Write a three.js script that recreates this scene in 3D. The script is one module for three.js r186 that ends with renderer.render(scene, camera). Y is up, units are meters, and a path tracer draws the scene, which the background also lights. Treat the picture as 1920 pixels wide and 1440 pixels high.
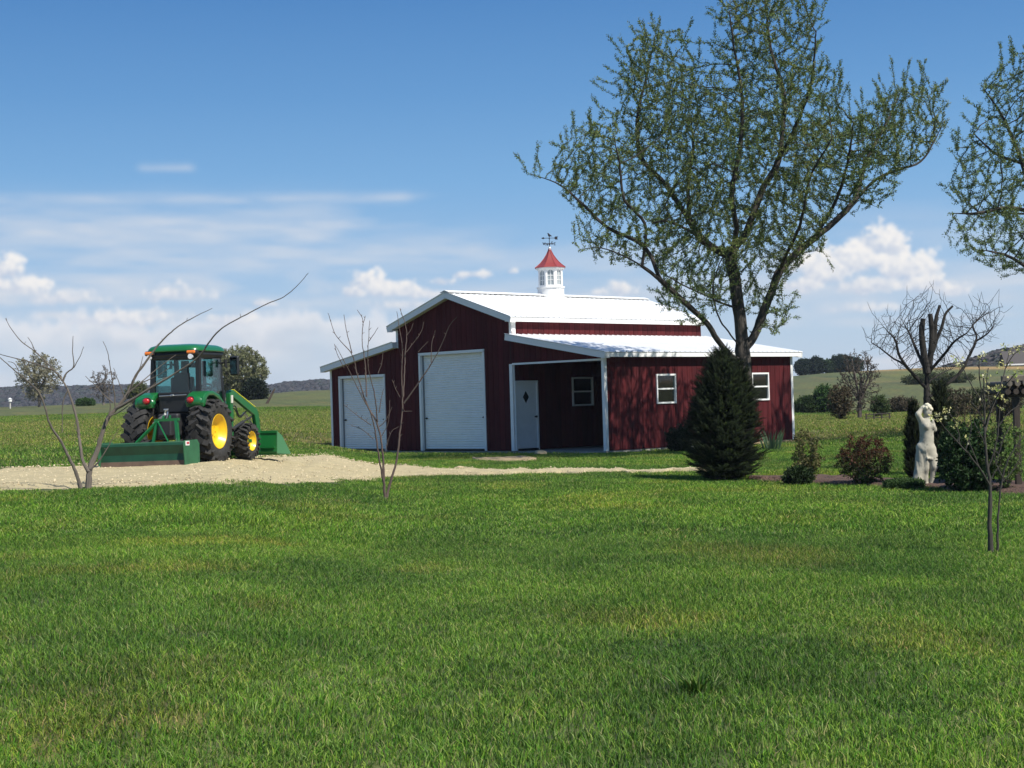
import * as THREE from 'three';
import { RoundedBoxGeometry } from 'three/addons/geometries/RoundedBoxGeometry.js';
import { MarchingCubes } from 'three/addons/objects/MarchingCubes.js';
import { mergeGeometries, mergeVertices } from 'three/addons/utils/BufferGeometryUtils.js';

// ---------------------------------------------------------------- camera, sun, exposure
const F = 2976, PITCH = 0.01146, ROLL = 0.02942, EYE = 1.6;
const scene = new THREE.Scene();
const camera = new THREE.PerspectiveCamera(THREE.MathUtils.radToDeg(2 * Math.atan(720 / F)), 4 / 3, 0.1, 6000);
camera.position.set(0, EYE, 0);
camera.rotation.set(PITCH, 0, -ROLL, 'YXZ');
const renderer = new THREE.WebGLRenderer({ antialias: true });
renderer.setSize(1024, 768);
renderer.toneMapping = THREE.LinearToneMapping;
renderer.toneMappingExposure = 1.35;
renderer.shadowMap.enabled = true;
const SUN_EL = THREE.MathUtils.degToRad(50), SUN_AZ = Math.atan2(0.72, 0.68);   // azimuth from +z (behind the camera) to +x (right)
const SUN = new THREE.Vector3(Math.sin(SUN_AZ) * Math.cos(SUN_EL), Math.sin(SUN_EL), Math.cos(SUN_AZ) * Math.cos(SUN_EL));
const sun = new THREE.DirectionalLight(new THREE.Color(1, 0.955, 0.87), 4.7);
sun.position.copy(SUN).multiplyScalar(120).add(new THREE.Vector3(0, 0, -35));
sun.target.position.set(0, 0, -35);
sun.castShadow = true;
sun.shadow.radius = 1;
sun.shadow.mapSize.set(4096, 4096);
Object.assign(sun.shadow.camera, { left: -60, right: 60, top: 60, bottom: -60, near: 1, far: 300 });
scene.add(sun, sun.target);

// ---------------------------------------------------------------- helpers
function rngOf(seed) { let s = seed | 0; return () => { s = (s + 0x6d2b79f5) | 0; let t = Math.imul(s ^ (s >>> 15), 1 | s); t = (t + Math.imul(t ^ (t >>> 7), 61 | t)) ^ t; return ((t ^ (t >>> 14)) >>> 0) / 4294967296; }; }
const V = (x, y, z) => new THREE.Vector3(x, y, z);
const { clamp, lerp, smoothstep } = THREE.MathUtils;
const mix = lerp;
function hash2(ix, iy, s) { let h = Math.imul(ix, 374761393) ^ Math.imul(iy, 668265263) ^ Math.imul(s + 11, 974634777); h = Math.imul(h ^ (h >>> 13), 1274126177); return ((h ^ (h >>> 16)) >>> 0) / 4294967296; }
function vnoise(x, y, s = 0, per = 0) {
  let ix = Math.floor(x), iy = Math.floor(y); const fx = x - ix, fy = y - iy;
  const w = (a) => (per ? ((a % per) + per) % per : a), u = fx * fx * (3 - 2 * fx), v = fy * fy * (3 - 2 * fy);
  const a = hash2(w(ix), w(iy), s), b = hash2(w(ix + 1), w(iy), s), c = hash2(w(ix), w(iy + 1), s), d = hash2(w(ix + 1), w(iy + 1), s);
  return (a * (1 - u) + b * u) * (1 - v) + (c * (1 - u) + d * u) * v;
}
function fbm(x, y, oct = 4, s = 0, per = 0) { let a = 0.5, t = 0, n = 0; for (let i = 0; i < oct; i++) { t += a * vnoise(x, y, s + i * 17, per); n += a; a *= 0.5; x *= 2; y *= 2; per *= 2; } return t / n; }
// a ray through pixel (u, v) of the 1920 x 1440 photograph, scaled to a forward depth d
function at(u, v, d) {
  const xi = (u - 960) / F, yi = (720 - v) / F, c = Math.cos(ROLL), s = Math.sin(ROLL);
  const x = xi * c + yi * s, y = -xi * s + yi * c, cp = Math.cos(PITCH), sp = Math.sin(PITCH);
  const wy = y * cp + sp, wz = -cp + y * sp, k = d / -wz;
  return V(x * k, EYE + wy * k, -d);
}
const used = {};
function numbered(n) { used[n] = (used[n] ?? -1) + 1; return used[n] ? `${n}_${String(used[n]).padStart(3, '0')}` : n; }
function mesh(name, geo, mat, parent = scene) {
  const m = new THREE.Mesh(geo, mat); m.name = parent === scene ? numbered(name) : name;
  if (parent !== scene) { const n = parent.children.filter((c) => c.userData.base === name).length; if (n) m.name = `${name}_${String(n).padStart(3, '0')}`; }
  m.userData.base = name; m.castShadow = m.receiveShadow = true; parent.add(m); return m;
}
function group(name, parent = scene) {
  const g = new THREE.Group(); g.name = parent === scene ? numbered(name) : name;
  if (parent !== scene) { const n = parent.children.filter((c) => c.userData.base === name).length; if (n) g.name = `${name}_${String(n).padStart(3, '0')}`; }
  g.userData.base = name; parent.add(g); return g;
}
function tag(o, label, category, grp) { o.userData.label = label; o.userData.category = category; if (grp) o.userData.group = grp; return o; }
const kind = (o, k) => { o.userData.kind = k; return o; };
function inst(name, geo, mat, mats, cols, parent = scene) {
  const m = new THREE.InstancedMesh(geo, mat, mats.length); m.name = parent === scene ? numbered(name) : name; m.userData.base = name;
  for (let i = 0; i < mats.length; i++) { m.setMatrixAt(i, mats[i]); if (cols) m.setColorAt(i, cols[i]); }
  m.castShadow = m.receiveShadow = true; kind(m, 'stuff'); parent.add(m); return m;
}
const bx = (w, h, d, x = 0, y = 0, z = 0) => new THREE.BoxGeometry(w, h, d).translate(x, y, z);
const rb = (w, h, d, r, x = 0, y = 0, z = 0, s = 2) => new RoundedBoxGeometry(w, h, d, s, r).translate(x, y, z);
function clean(g) { const k = g.index ? g.toNonIndexed() : g; for (const n of Object.keys(k.attributes)) if (!['position', 'normal', 'uv'].includes(n)) k.deleteAttribute(n); if (!k.attributes.normal) k.computeVertexNormals(); if (!k.attributes.uv) k.setAttribute('uv', new THREE.BufferAttribute(new Float32Array(k.attributes.position.count * 2), 2)); return k; }
const join = (...gs) => mergeGeometries(gs.flat().map(clean));
// uv in metres by the axis a face looks along
function metreUV(g0, s = 1) {
  const g = clean(g0), p = g.attributes.position, n = g.attributes.normal, uv = new Float32Array(p.count * 2);
  for (let i = 0; i < p.count; i++) {
    const ax = Math.abs(n.getX(i)), ay = Math.abs(n.getY(i)), az = Math.abs(n.getZ(i)), x = p.getX(i), y = p.getY(i), z = p.getZ(i);
    const [a, b] = ay > ax && ay > az ? [x, z] : ax > az ? [z, y] : [x, y];
    uv[i * 2] = a * s; uv[i * 2 + 1] = b * s;
  }
  g.setAttribute('uv', new THREE.BufferAttribute(uv, 2)); return g;
}
// a bar of round or square section between two points
function bar(a, b, w, h = w) {
  const d = b.clone().sub(a), L = d.length(), g = new THREE.BoxGeometry(w, L, h);
  g.applyQuaternion(new THREE.Quaternion().setFromUnitVectors(V(0, 1, 0), d.clone().normalize())); return g.translate((a.x + b.x) / 2, (a.y + b.y) / 2, (a.z + b.z) / 2);
}
function rod(a, b, r, r2 = r, n = 10) {
  const d = b.clone().sub(a), L = d.length(), g = new THREE.CylinderGeometry(r2, r, L, n);
  g.applyQuaternion(new THREE.Quaternion().setFromUnitVectors(V(0, 1, 0), d.clone().normalize())); return g.translate((a.x + b.x) / 2, (a.y + b.y) / 2, (a.z + b.z) / 2);
}
// an outline in the x-y plane pushed along z, with softened edges
function plate(pts, depth, bevel = 0.006, z = 0) {
  const sh = new THREE.Shape(pts.map(([x, y]) => new THREE.Vector2(x, y)));
  return new THREE.ExtrudeGeometry(sh, { depth: depth - 2 * bevel, bevelEnabled: bevel > 0, bevelThickness: bevel, bevelSize: bevel, bevelOffset: -bevel, bevelSegments: 2, curveSegments: 12 }).translate(0, 0, z + bevel);
}
function tex(n, fn, { srgb = false, rep = 1 } = {}) {
  const d = new Uint8Array(n * n * 4), to = (c) => 255 * (srgb ? (c <= 0.0031308 ? c * 12.92 : 1.055 * c ** (1 / 2.4) - 0.055) : c);
  for (let y = 0; y < n; y++) for (let x = 0; x < n; x++) { const c = fn(x / n, y / n), i = (y * n + x) * 4; for (let k = 0; k < 3; k++) d[i + k] = clamp(Math.round(to(Array.isArray(c) ? c[k] : c)), 0, 255); d[i + 3] = 255; }
  const t = new THREE.DataTexture(d, n, n); t.wrapS = t.wrapT = THREE.RepeatWrapping; t.magFilter = THREE.LinearFilter; t.minFilter = THREE.LinearMipmapLinearFilter; t.generateMipmaps = true;
  if (srgb) t.colorSpace = THREE.SRGBColorSpace; t.repeat.set(rep, rep); t.needsUpdate = true; return t;
}
const rgb = (r, g, b) => new THREE.Color().setRGB(r, g, b);
const std = (color, roughness = 0.8, more = {}) => new THREE.MeshStandardMaterial({ color, roughness, ...more });
const phys = (color, roughness = 0.8, more = {}) => new THREE.MeshPhysicalMaterial({ color, roughness, ...more });

// ---------------------------------------------------------------- sky: air and clouds, the same all the way round
{
  const W = 4096, H = 2048, data = new Float32Array(W * H * 4);
  const px = (u, v) => { const p = at(u, v, 1), x = p.x, y = p.y - EYE; return [THREE.MathUtils.radToDeg(Math.atan2(x, 1)), THREE.MathUtils.radToDeg(Math.atan2(y, Math.hypot(x, 1)))]; };
  const air = [[0, [0.52, 0.63, 0.75]], [2.2, [0.45, 0.61, 0.78]], [5, [0.31, 0.52, 0.78]], [8, [0.21, 0.43, 0.73]], [11, [0.140, 0.335, 0.645]], [14.5, [0.088, 0.250, 0.555]], [25, [0.085, 0.22, 0.50]], [50, [0.065, 0.17, 0.42]], [90, [0.05, 0.135, 0.37]]];
  // puffs: [azimuth, elevation, half width, half height, whiteness]; the flat-bottomed cumulus seen ahead, and others of the same kind round the horizon
  const puffs = [];
  const cum = (u, v, ru, rv, k = 1) => { const [a, e] = px(u, v); puffs.push([a, e, ru / 52, rv / 52, k]); };
  for (const [u, v, ru, rv, k] of [[1655, 458, 50, 42, 1.05], [1612, 490, 74, 44, 1], [1555, 512, 74, 42, 1], [1695, 506, 72, 36, 1], [1740, 532, 60, 26, 0.95], [1790, 545, 40, 16, 0.8], [1625, 535, 90, 26, 0.8], [1510, 535, 48, 22, 0.8],
    [12, 505, 40, 32, 1.05], [40, 540, 60, 26, 0.85], [110, 560, 90, 22, 0.5], [330, 552, 90, 24, 0.5], [230, 600, 150, 24, 0.5], [430, 600, 80, 18, 0.45], [690, 532, 48, 27, 0.95], [664, 548, 38, 18, 0.8], [735, 546, 75, 22, 0.75], [790, 552, 60, 16, 0.6], [830, 528, 40, 12, 0.6], [880, 516, 60, 10, 0.6], [1165, 545, 36, 22, 0.9], [1130, 548, 20, 9, 0.6], [962, 508, 14, 6, 0.6],
    [500, 570, 34, 11, 0.85], [1600, 330 + 250, 120, 14, 0.35], [760, 570, 130, 16, 0.3]]) cum(u, v, ru, rv, k);
  const R = rngOf(71);
  for (let i = 0; i < 64; i++) {
    const a0 = R() * 360 - 180, e0 = 2.2 + R() * 3.2, s = 0.5 + R() * 1.2;
    if (Math.abs(a0) < 21) continue;
    for (let j = 0; j < 7; j++) puffs.push([a0 + (R() - 0.5) * 3.4 * s, e0 + (R() * 0.9 - 0.25) * s, (0.5 + R() * 0.7) * s, (0.3 + R() * 0.35) * s, 0.6 + R() * 0.4]);
  }
  const cells = new Map(); puffs.forEach((p) => { for (let c = Math.floor((p[0] - p[2] * 2.2) / 2); c <= Math.floor((p[0] + p[2] * 2.2) / 2); c++) { const k = ((c % 180) + 180) % 180; if (!cells.has(k)) cells.set(k, []); cells.get(k).push(p); } });
  const bands = [];   // long thin streaks: [azimuth, elevation, half length, half height, strength]
  for (const [u, v, hu, hv, k] of [[200, 430, 500, 50, 0.60], [560, 480, 440, 40, 0.58], [1000, 555, 440, 36, 0.60], [1680, 560, 320, 44, 0.48], [300, 374, 470, 12, 0.5], [660, 372, 120, 11, 0.45], [100, 402, 330, 18, 0.42], [200, 440, 280, 16, 0.5], [600, 464, 110, 9, 0.35], [640, 425, 180, 8, 0.22], [310, 312, 55, 8, 0.33], [380, 492, 280, 13, 0.42], [180, 545, 260, 44, 0.8], [330, 590, 300, 34, 0.72], [760, 560, 220, 26, 0.45], [1120, 590, 200, 22, 0.4], [1700, 520, 300, 34, 0.4], [1640, 600, 280, 16, 0.5], [620, 610, 300, 20, 0.3]]) { const [a, e] = px(u, v); bands.push([a, e, hu / 52, hv / 52, k]); }
  for (let i = 0; i < 120; i++) { const a = R() * 360 - 180; if (Math.abs(a) < 26) continue; bands.push([a, 2 + R() * 9, 3 + R() * 8, 0.15 + R() * 0.5, 0.2 + R() * 0.4]); }
  for (let j = 0; j < H; j++) {
    const el = ((j + 0.5) / H - 0.5) * 180;
    for (let i = 0; i < W; i++) {
      const o = (j * W + i) * 4, lon = ((i + 0.5) / W - 0.5) * 360;          // atan2(z, x)
      let az = lon + 90; if (az > 180) az -= 360;                               // 0 ahead (-z), + to the right
      const e = Math.max(el, 0);
      let k = 0; while (k < air.length - 2 && air[k + 1][0] < e) k++;
      const t = clamp((e - air[k][0]) / (air[k + 1][0] - air[k][0]), 0, 1), c = [0, 1, 2].map((q) => mix(air[k][1][q], air[k + 1][1][q], t));
      if (el > -1 && el < 40) {
        let w = az - 100; if (w < -180) w += 360; const nx = 400 - Math.abs(w);
        // thin sheet cloud
        const sheet = fbm(nx * 0.16 + 3 * vnoise(nx * 0.1, e * 0.3, 5), e * 0.95, 5, 3), fine = fbm(nx * 0.8, e * 3.2, 4, 9);
        const low = smoothstep(7.6 - e, 0, 5.5);
        let veil = smoothstep(sheet + 0.16 * (fine - 0.5), 0.46, 0.74) * low * 0.70 + 0.20 * low;
        let grey = smoothstep(fbm(nx * 0.35 + 9, e * 1.6, 4, 21), 0.42, 0.75) * low * 0.5;
        for (const b of bands) {
          let da = az - b[0]; if (da > 180) da -= 360; if (da < -180) da += 360;
          const q = Math.abs(da) / b[2]; if (q > 1.15) continue;
          const r = (e - b[1] - 0.12 * (vnoise(nx * 0.4, b[1], 2) - 0.5)) / b[3]; if (Math.abs(r) > 2.6) continue;
          veil = Math.max(veil, b[4] * Math.exp(-r * r * 1.1) * smoothstep(1.12 - q + 0.25 * (fine - 0.5), 0, 0.45) * (0.45 + 1.35 * (fbm(nx * 0.55 + e * 0.8, e * 4, 4, 31) - 0.22)));
        }
        // the bank of broken cloud low round the horizon: ragged bright tops over a soft grey body
        const cov = smoothstep(fbm(nx * 0.11 + 31, 7.7, 3, 63), 0.22, 0.52), topE = 3.3 + 2.0 * (fbm(nx * 0.42, 3.3, 4, 65) - 0.35) + 1.5 * (fbm(nx * 1.5, e * 1.1, 4, 67) - 0.5), q0 = topE - e;
        const bank = smoothstep(q0, -0.12, 0.75) * cov * (0.86 - 0.30 * smoothstep(q0, 0.6, 2.6)), glow = (1 - smoothstep(q0, 0.1, 1.5)) * (0.5 + 0.9 * (fine - 0.2));
        grey *= 1 - 0.6 * glow; veil = clamp(Math.max(veil, bank * (0.92 + 0.4 * (sheet - 0.3))), 0, 0.92);
        const vw = clamp(glow, 0, 1) * smoothstep(bank, 0.2, 0.7), vc = [mix(mix(0.70, 0.54, grey), 0.90, vw), mix(mix(0.735, 0.605, grey), 0.885, vw), mix(mix(0.80, 0.71, grey), 0.90, vw)];
        for (let q = 0; q < 3; q++) c[q] = mix(c[q], vc[q], veil);
        // cumulus
        const near = cells.get(((Math.floor(az / 2) % 180) + 180) % 180);
        if (near && e < 9) {
          const wob = fbm(nx * 2.3, e * 2.6, 5, 44) - 0.5, wob2 = fbm(nx * 6.5, e * 7, 3, 57) - 0.5;
          let best = -9, lit = 0;
          for (const p of near) {
            let da = az - p[0]; if (da > 180) da -= 360; if (da < -180) da += 360;
            const x = da / p[2], y = (e - p[1]) / (e < p[1] ? p[3] * 0.62 : p[3]), r = Math.hypot(x, y), f = (1 - r) * 0.9 + wob * 1.15 + wob2 * 0.5;
            const g = f * p[4];
            if (g > best) { best = g; lit = clamp(0.5 + 0.55 * y + 0.28 * x + wob2 * 1.1 + wob * 0.8, 0, 1) * (0.55 + 0.45 * p[4]); }
          }
          const a = smoothstep(best, 0.0, 0.34);
          const cc = [mix(0.56, 0.97, lit), mix(0.63, 0.935, lit), mix(0.76, 0.90, lit)];
          for (let q = 0; q < 3; q++) c[q] = mix(c[q], cc[q], a * 0.93);
        }
      }
      const ex = 1 / renderer.toneMappingExposure; data[o] = c[0] * ex; data[o + 1] = c[1] * ex; data[o + 2] = c[2] * ex; data[o + 3] = 1;
    }
  }
  const t = new THREE.DataTexture(data, W, H, THREE.RGBAFormat, THREE.FloatType);
  t.mapping = THREE.EquirectangularReflectionMapping; t.magFilter = THREE.LinearFilter; t.minFilter = THREE.LinearFilter; t.colorSpace = THREE.LinearSRGBColorSpace; t.needsUpdate = true;
  scene.background = t; scene.environment = t;
}
// ---------------------------------------------------------------- the lie of the land (heights relative to the camera, by bearing u = x / -z and distance)
const RS = [0, 8, 18, 32, 45, 60, 80, 130, 180, 260, 420, 900, 2600];
const US = [-0.42, -0.3, -0.19, -0.13, -0.08, 0, 0.13, 0.2, 0.27, 0.34, 0.45];
const HS = [
  [-1.6, -1.47, -1.31, -1.07, -0.86, -0.58, -0.22, 0.75, 1.10, 0.2, -2, -4, -4],
  [-1.6, -1.47, -1.31, -1.07, -0.86, -0.58, -0.22, 0.72, 1.08, 0.2, -2, -4, -4],
  [-1.6, -1.47, -1.31, -1.06, -0.88, -0.62, -0.18, 0.85, 1.25, 0.4, -2, -4, -4],
  [-1.6, -1.53, -1.44, -1.30, -1.15, -0.86, -0.30, 1.10, 1.95, 1.0, -2, -4, -4],
  [-1.6, -1.57, -1.54, -1.50, -1.42, -1.2, -0.6, 1.05, 2.0, 1.0, -2, -4, -4],
  [-1.6, -1.58, -1.55, -1.50, -1.47, -1.35, -0.8, 0.5, 1.4, 1.0, -2, -4, -4],
  [-1.6, -1.59, -1.58, -1.55, -1.47, -1.35, -1.1, -0.2, 0.9, 2.2, 1, -2, -4],
  [-1.6, -1.6, -1.6, -1.57, -1.46, -1.22, -1.2, -0.25, 1.2, 3.2, 3.0, 0, -4],
  [-1.6, -1.6, -1.6, -1.6, -1.40, -1.18, -1.18, -0.2, 1.3, 3.4, 3.6, 2, -4],
  [-1.6, -1.6, -1.61, -1.62, -1.40, -1.15, -1.15, -0.2, 1.2, 3.2, 4.0, 3, -4],
  [-1.6, -1.6, -1.61, -1.62, -1.40, -1.15, -1.15, -0.2, 1.2, 3.2, 4.0, 3, -4],
];
const SLOPES = HS.map((h) => h.map((_, i) => { if (i === 0 || i === h.length - 1) return 0; const a = (h[i] - h[i - 1]) / (RS[i] - RS[i - 1]), b = (h[i + 1] - h[i]) / (RS[i + 1] - RS[i]); return a * b <= 0 ? 0 : 2 * a * b / (a + b); }));
function along(c, r) {
  let i = 0; while (i < RS.length - 2 && RS[i + 1] < r) i++;
  const w = RS[i + 1] - RS[i], t = clamp((r - RS[i]) / w, 0, 1), t2 = t * t, t3 = t2 * t, h = HS[c], m = SLOPES[c];
  return h[i] * (2 * t3 - 3 * t2 + 1) + w * m[i] * (t3 - 2 * t2 + t) + h[i + 1] * (3 * t2 - 2 * t3) + w * m[i + 1] * (t3 - t2);
}
const BARN = { x: 2.601, y: EYE - 1.453, z: -44.707, yaw: 0.7995, W: 12.536, D: 8.928 };
const bc = Math.cos(BARN.yaw), bs = Math.sin(BARN.yaw);
const toBarn = (x, z) => { const dx = x - BARN.x, dz = z - BARN.z; return [dx * bc + dz * bs, -dx * bs + dz * bc]; };
function barnGap(x, z) { const [a, b] = toBarn(x, z), dx = Math.max(-BARN.W - a, 0, a), dz = Math.max(-BARN.D - b, 0, b); return Math.hypot(dx, dz); }
function gy(x, z) {
  const r = Math.hypot(x, z), u = z < -0.01 ? clamp(x / -z, US[0], US.at(-1)) : x < 0 ? US[0] : US.at(-1);
  let c = 0; while (c < US.length - 2 && US[c + 1] < u) c++;
  const t = clamp((u - US[c]) / (US[c + 1] - US[c]), 0, 1), s = t * t * (3 - 2 * t), near = smoothstep(r, 0, 14);
  let y = mix(along(c, r), along(c + 1, r), mix(0.5, mix(t, s, 0.5), near));
  if (r > 20 && r < 80) { const w = 1 - smoothstep(barnGap(x, z), 0.5, 4.5); y = mix(y, -1.535, w); }
  y += (vnoise(x * 0.35, z * 0.35, 5) - 0.5) * 0.035 * smoothstep(r, 2, 8) + (r > 60 ? (vnoise(x * 0.03, z * 0.03, 8) - 0.5) * 0.5 * smoothstep(r, 60, 140) : 0);
  return EYE + y;
}
// where the ray through a pixel meets the ground
function ground(u, v, far = 300) {
  let a = 3, b = 0; const over = (d) => { const p = at(u, v, d); return p.y - gy(p.x, p.z); };
  for (let d = 4; d < far; d *= 1.02) { if (over(d) < 0) { b = d; break; } a = d; }
  if (!b) b = a = far;
  for (let i = 0; i < 24; i++) { const m = (a + b) / 2; if (over(m) < 0) b = m; else a = m; }
  const p = at(u, v, b); p.y = gy(p.x, p.z); return p;
}
const inPoly = (poly, x, z) => { let c = false; for (let i = 0, j = poly.length - 1; i < poly.length; j = i++) { const [xi, zi] = poly[i], [xj, zj] = poly[j]; if (zi > z !== zj > z && x < (xj - xi) * (z - zi) / (zj - zi) + xi) c = !c; } return c; };

// materials of the land
const speckle = (a, b, s) => (x, y) => { const n = fbm(x * 16, y * 16, 5, s, 16), g = hash2(Math.floor(x * 512), Math.floor(y * 512), s); const t = clamp(n * 1.3 - 0.15 + (g - 0.5) * 0.35, 0, 1); return [0, 1, 2].map((k) => mix(a[k], b[k], t)); };
const groundMap = tex(1024, speckle([0.030, 0.042, 0.009], [0.13, 0.145, 0.034], 3), { srgb: true });
const groundMat = std(0xffffff, 0.95, { map: groundMap, vertexColors: true, bumpMap: tex(512, (x, y) => fbm(x * 32, y * 32, 4, 12, 32)), bumpScale: 0.02 });
const gravelFn = (x, y) => { const n = fbm(x * 8, y * 8, 5, 31, 8), g = vnoise(x * 128, y * 128, 33, 128), h = vnoise(x * 256, y * 256, 34, 256); return clamp(0.45 * n + 0.35 * g + 0.3 * h - 0.05, 0, 1); };
const gravelMat = std(0xffffff, 0.95, { map: tex(1024, (x, y) => { const t = gravelFn(x, y); return [mix(0.30, 0.64, t), mix(0.25, 0.53, t), mix(0.145, 0.295, t)]; }, { srgb: true }), bumpMap: tex(1024, gravelFn), bumpScale: 0.03 });
const mulchMat = std(0xffffff, 0.95, { map: tex(512, speckle([0.035, 0.020, 0.014], [0.15, 0.085, 0.06], 41), { srgb: true }), bumpMap: tex(512, (x, y) => fbm(x * 40, y * 40, 3, 45, 40)), bumpScale: 0.04 });
const dirtMat = std(0xffffff, 0.95, { map: tex(512, speckle([0.17, 0.125, 0.07], [0.48, 0.36, 0.2], 48), { srgb: true }), bumpMap: tex(512, (x, y) => fbm(x * 30, y * 30, 3, 46, 30)), bumpScale: 0.03 });

// what grows where, as a colour of the sward itself (dry and lush patches)
function sward(x, z) {
  const r = Math.hypot(x, z), u = z < 0 ? x / -z : 0;
  const a = fbm(x * 0.3, z * 0.3, 4, 61), b = fbm(x * 1.6 + 40, z * 1.3, 3, 67), dry = smoothstep(fbm(x * 1.1 + 9, z * 0.8, 4, 71), 0.54, 0.74);
  const lush = smoothstep(fbm(x * 1.0 + 70, z * 0.8 + 20, 3, 83), 0.55, 0.72), f = clamp((a - 0.5) * 2.2 + 0.5, 0, 1), g2 = clamp((b - 0.5) * 2.0 + 0.5, 0, 1);
  let c = [mix(0.80, 1.06, f) * mix(0.70, 1.22, g2), mix(0.84, 1.06, f) * mix(0.74, 1.16, g2), mix(0.7, 1.0, g2)].map((q) => q * 1.06);
  const d = 0.5 * dry; c = [c[0] * mix(1, 1.75, d), c[1] * mix(1, 1.08, d), c[2] * mix(1, 1.3, d)]; c = [c[0] * mix(1, 0.78, lush), c[1] * mix(1, 0.86, lush), c[2] * mix(1, 0.85, lush)];
  if (r > 30) {   // the hay field beyond: tawny bands among the green
    const f = smoothstep(r, 41, 54) * (1 - smoothstep(r, 80, 105) * 0.8), g = smoothstep(fbm(x * 0.05 + 3, z * 0.09, 4, 77) + 0.12 * (u < -0.1 ? 1 : -0.4), 0.42, 0.66) * f;
    c = [mix(c[0], 1.35, g), mix(c[1], 1.0, g), mix(c[2], 1.3, g)];
    if (u > 0.12 && r > 160) { const h = smoothstep(fbm(x * 0.02, z * 0.02, 3, 79), 0.5, 0.6) * smoothstep(r, 165, 200) * smoothstep(u, 0.205, 0.235); c = [mix(c[0], 5.2, h), mix(c[1], 2.6, h), mix(c[2], 4.2, h)]; }
  }
  return c;
}
{
  const rings = [0.01], angs = [];
  for (let r = 1.5; r < 1300; r *= r < 110 ? 1.022 : 1.05) rings.push(r);
  for (let a = -180; a < 180; a += Math.abs(a + 0.01) < 24 ? 0.4 : Math.abs(a) < 60 ? 2 : 6) angs.push(a);
  const n = angs.length, pos = [], uv = [], col = [], idx = [];
  rings.forEach((r) => angs.forEach((a) => {
    const t = THREE.MathUtils.degToRad(a), x = Math.sin(t) * r, z = -Math.cos(t) * r, c = sward(x, z); pos.push(x, gy(x, z), z); uv.push(x / 3, z / 3); col.push(...c);
  }));
  for (let i = 0; i < rings.length - 1; i++) for (let j = 0; j < n; j++) { const a = i * n + j, b = i * n + (j + 1) % n; idx.push(a, b, a + n, b, b + n, a + n); }
  const g = new THREE.BufferGeometry(); g.setAttribute('position', new THREE.Float32BufferAttribute(pos, 3)); g.setAttribute('uv', new THREE.Float32BufferAttribute(uv, 2)); g.setAttribute('color', new THREE.Float32BufferAttribute(col, 3)); g.setIndex(idx); g.computeVertexNormals();
  kind(mesh('ground', g, groundMat), 'structure');
}
// a sheet laid on the land between two edges given in the photograph's pixels
const patches = [];
function sheet(name, back, front, mat, lift, rows = 10, tile = 1.6) {
  const lx = (poly, u) => { let i = 0; while (i < poly.length - 2 && poly[i + 1][0] < u) i++; const t = (u - poly[i][0]) / (poly[i + 1][0] - poly[i][0]); return mix(poly[i][1], poly[i + 1][1], t); };
  const u0 = back[0][0], u1 = back.at(-1)[0], pos = [], uv = [], idx = []; let m = 0; const A = [], B = [];
  for (let u = u0; u <= u1 + 0.1; u += 8, m++) {
    const wob = (s) => (vnoise(u * 0.05, s, 91) - 0.5) * 3.4 + (vnoise(u * 0.2, s, 92) - 0.5) * 1.6, p = ground(u, lx(back, u) + wob(1)), q = ground(u, lx(front, u) + wob(9));
    A.push([p.x, p.z]); B.unshift([q.x, q.z]);
    for (let k = 0; k <= rows; k++) { const t = k / rows, x = mix(p.x, q.x, t), z = mix(p.z, q.z, t), e = Math.min(t, 1 - t) * 2 * rows / 3, rut = (vnoise(x * 0.8, z * 2.2, 95) - 0.5) * 0.05; pos.push(x, gy(x, z) + (k === 0 || k === rows ? -0.015 : lift * smoothstep(e, 0, 1) + 0.02 + rut * clamp(e, 0, 1)), z); uv.push(x / tile, z / tile); }
  }
  for (let i = 0; i < m - 1; i++) for (let k = 0; k < rows; k++) { const a = i * (rows + 1) + k, b = a + rows + 1; idx.push(a, a + 1, b, a + 1, b + 1, b); }
  const g = new THREE.BufferGeometry(); g.setAttribute('position', new THREE.Float32BufferAttribute(pos, 3)); g.setAttribute('uv', new THREE.Float32BufferAttribute(uv, 2)); g.setIndex(idx); g.computeVertexNormals();
  patches.push([...A, ...B]);
  return kind(mesh(name, g, mat), 'structure');
}
sheet('gravel_driveway', [[-200, 884], [0, 880], [60, 876], [190, 874], [400, 864], [540, 856], [620, 852], [660, 864], [700, 872], [760, 874], [830, 881], [1000, 882], [1200, 883], [1300, 884.2], [1360, 886]], [[-200, 926], [0, 921], [200, 917], [400, 911], [600, 906], [700, 901], [800, 895], [900, 892], [1000, 889.5], [1200, 887], [1300, 886.2], [1360, 887]], gravelMat, 0.045);
sheet('garden_bed', [[1405, 896], [1480, 893], [1560, 894], [1700, 899], [1800, 902], [1960, 905]], [[1405, 900], [1480, 905], [1560, 910], [1700, 917], [1800, 922], [1960, 932]], mulchMat, 0.05, 8, 1);
sheet('dirt_patch', [[886, 859], [930, 857], [990, 858], [1010, 860]], [[886, 863], [930, 867], [990, 866], [1010, 863]], dirtMat, 0.03, 6, 1);
sheet('dirt_patch', [[1394, 831], [1440, 829], [1494, 826]], [[1394, 838], [1440, 834], [1494, 829]], dirtMat, 0.04, 6, 1);
const bare = (x, z) => { const a = x + (vnoise(x * 1.7, z * 1.7, 96) - 0.5) * 1.1, b = z + (vnoise(x * 1.7, z * 1.7, 97) - 0.5) * 1.5; return patches.some((p) => inPoly(p, a, b)) || barnGap(x, z) < 0.12; };

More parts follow.
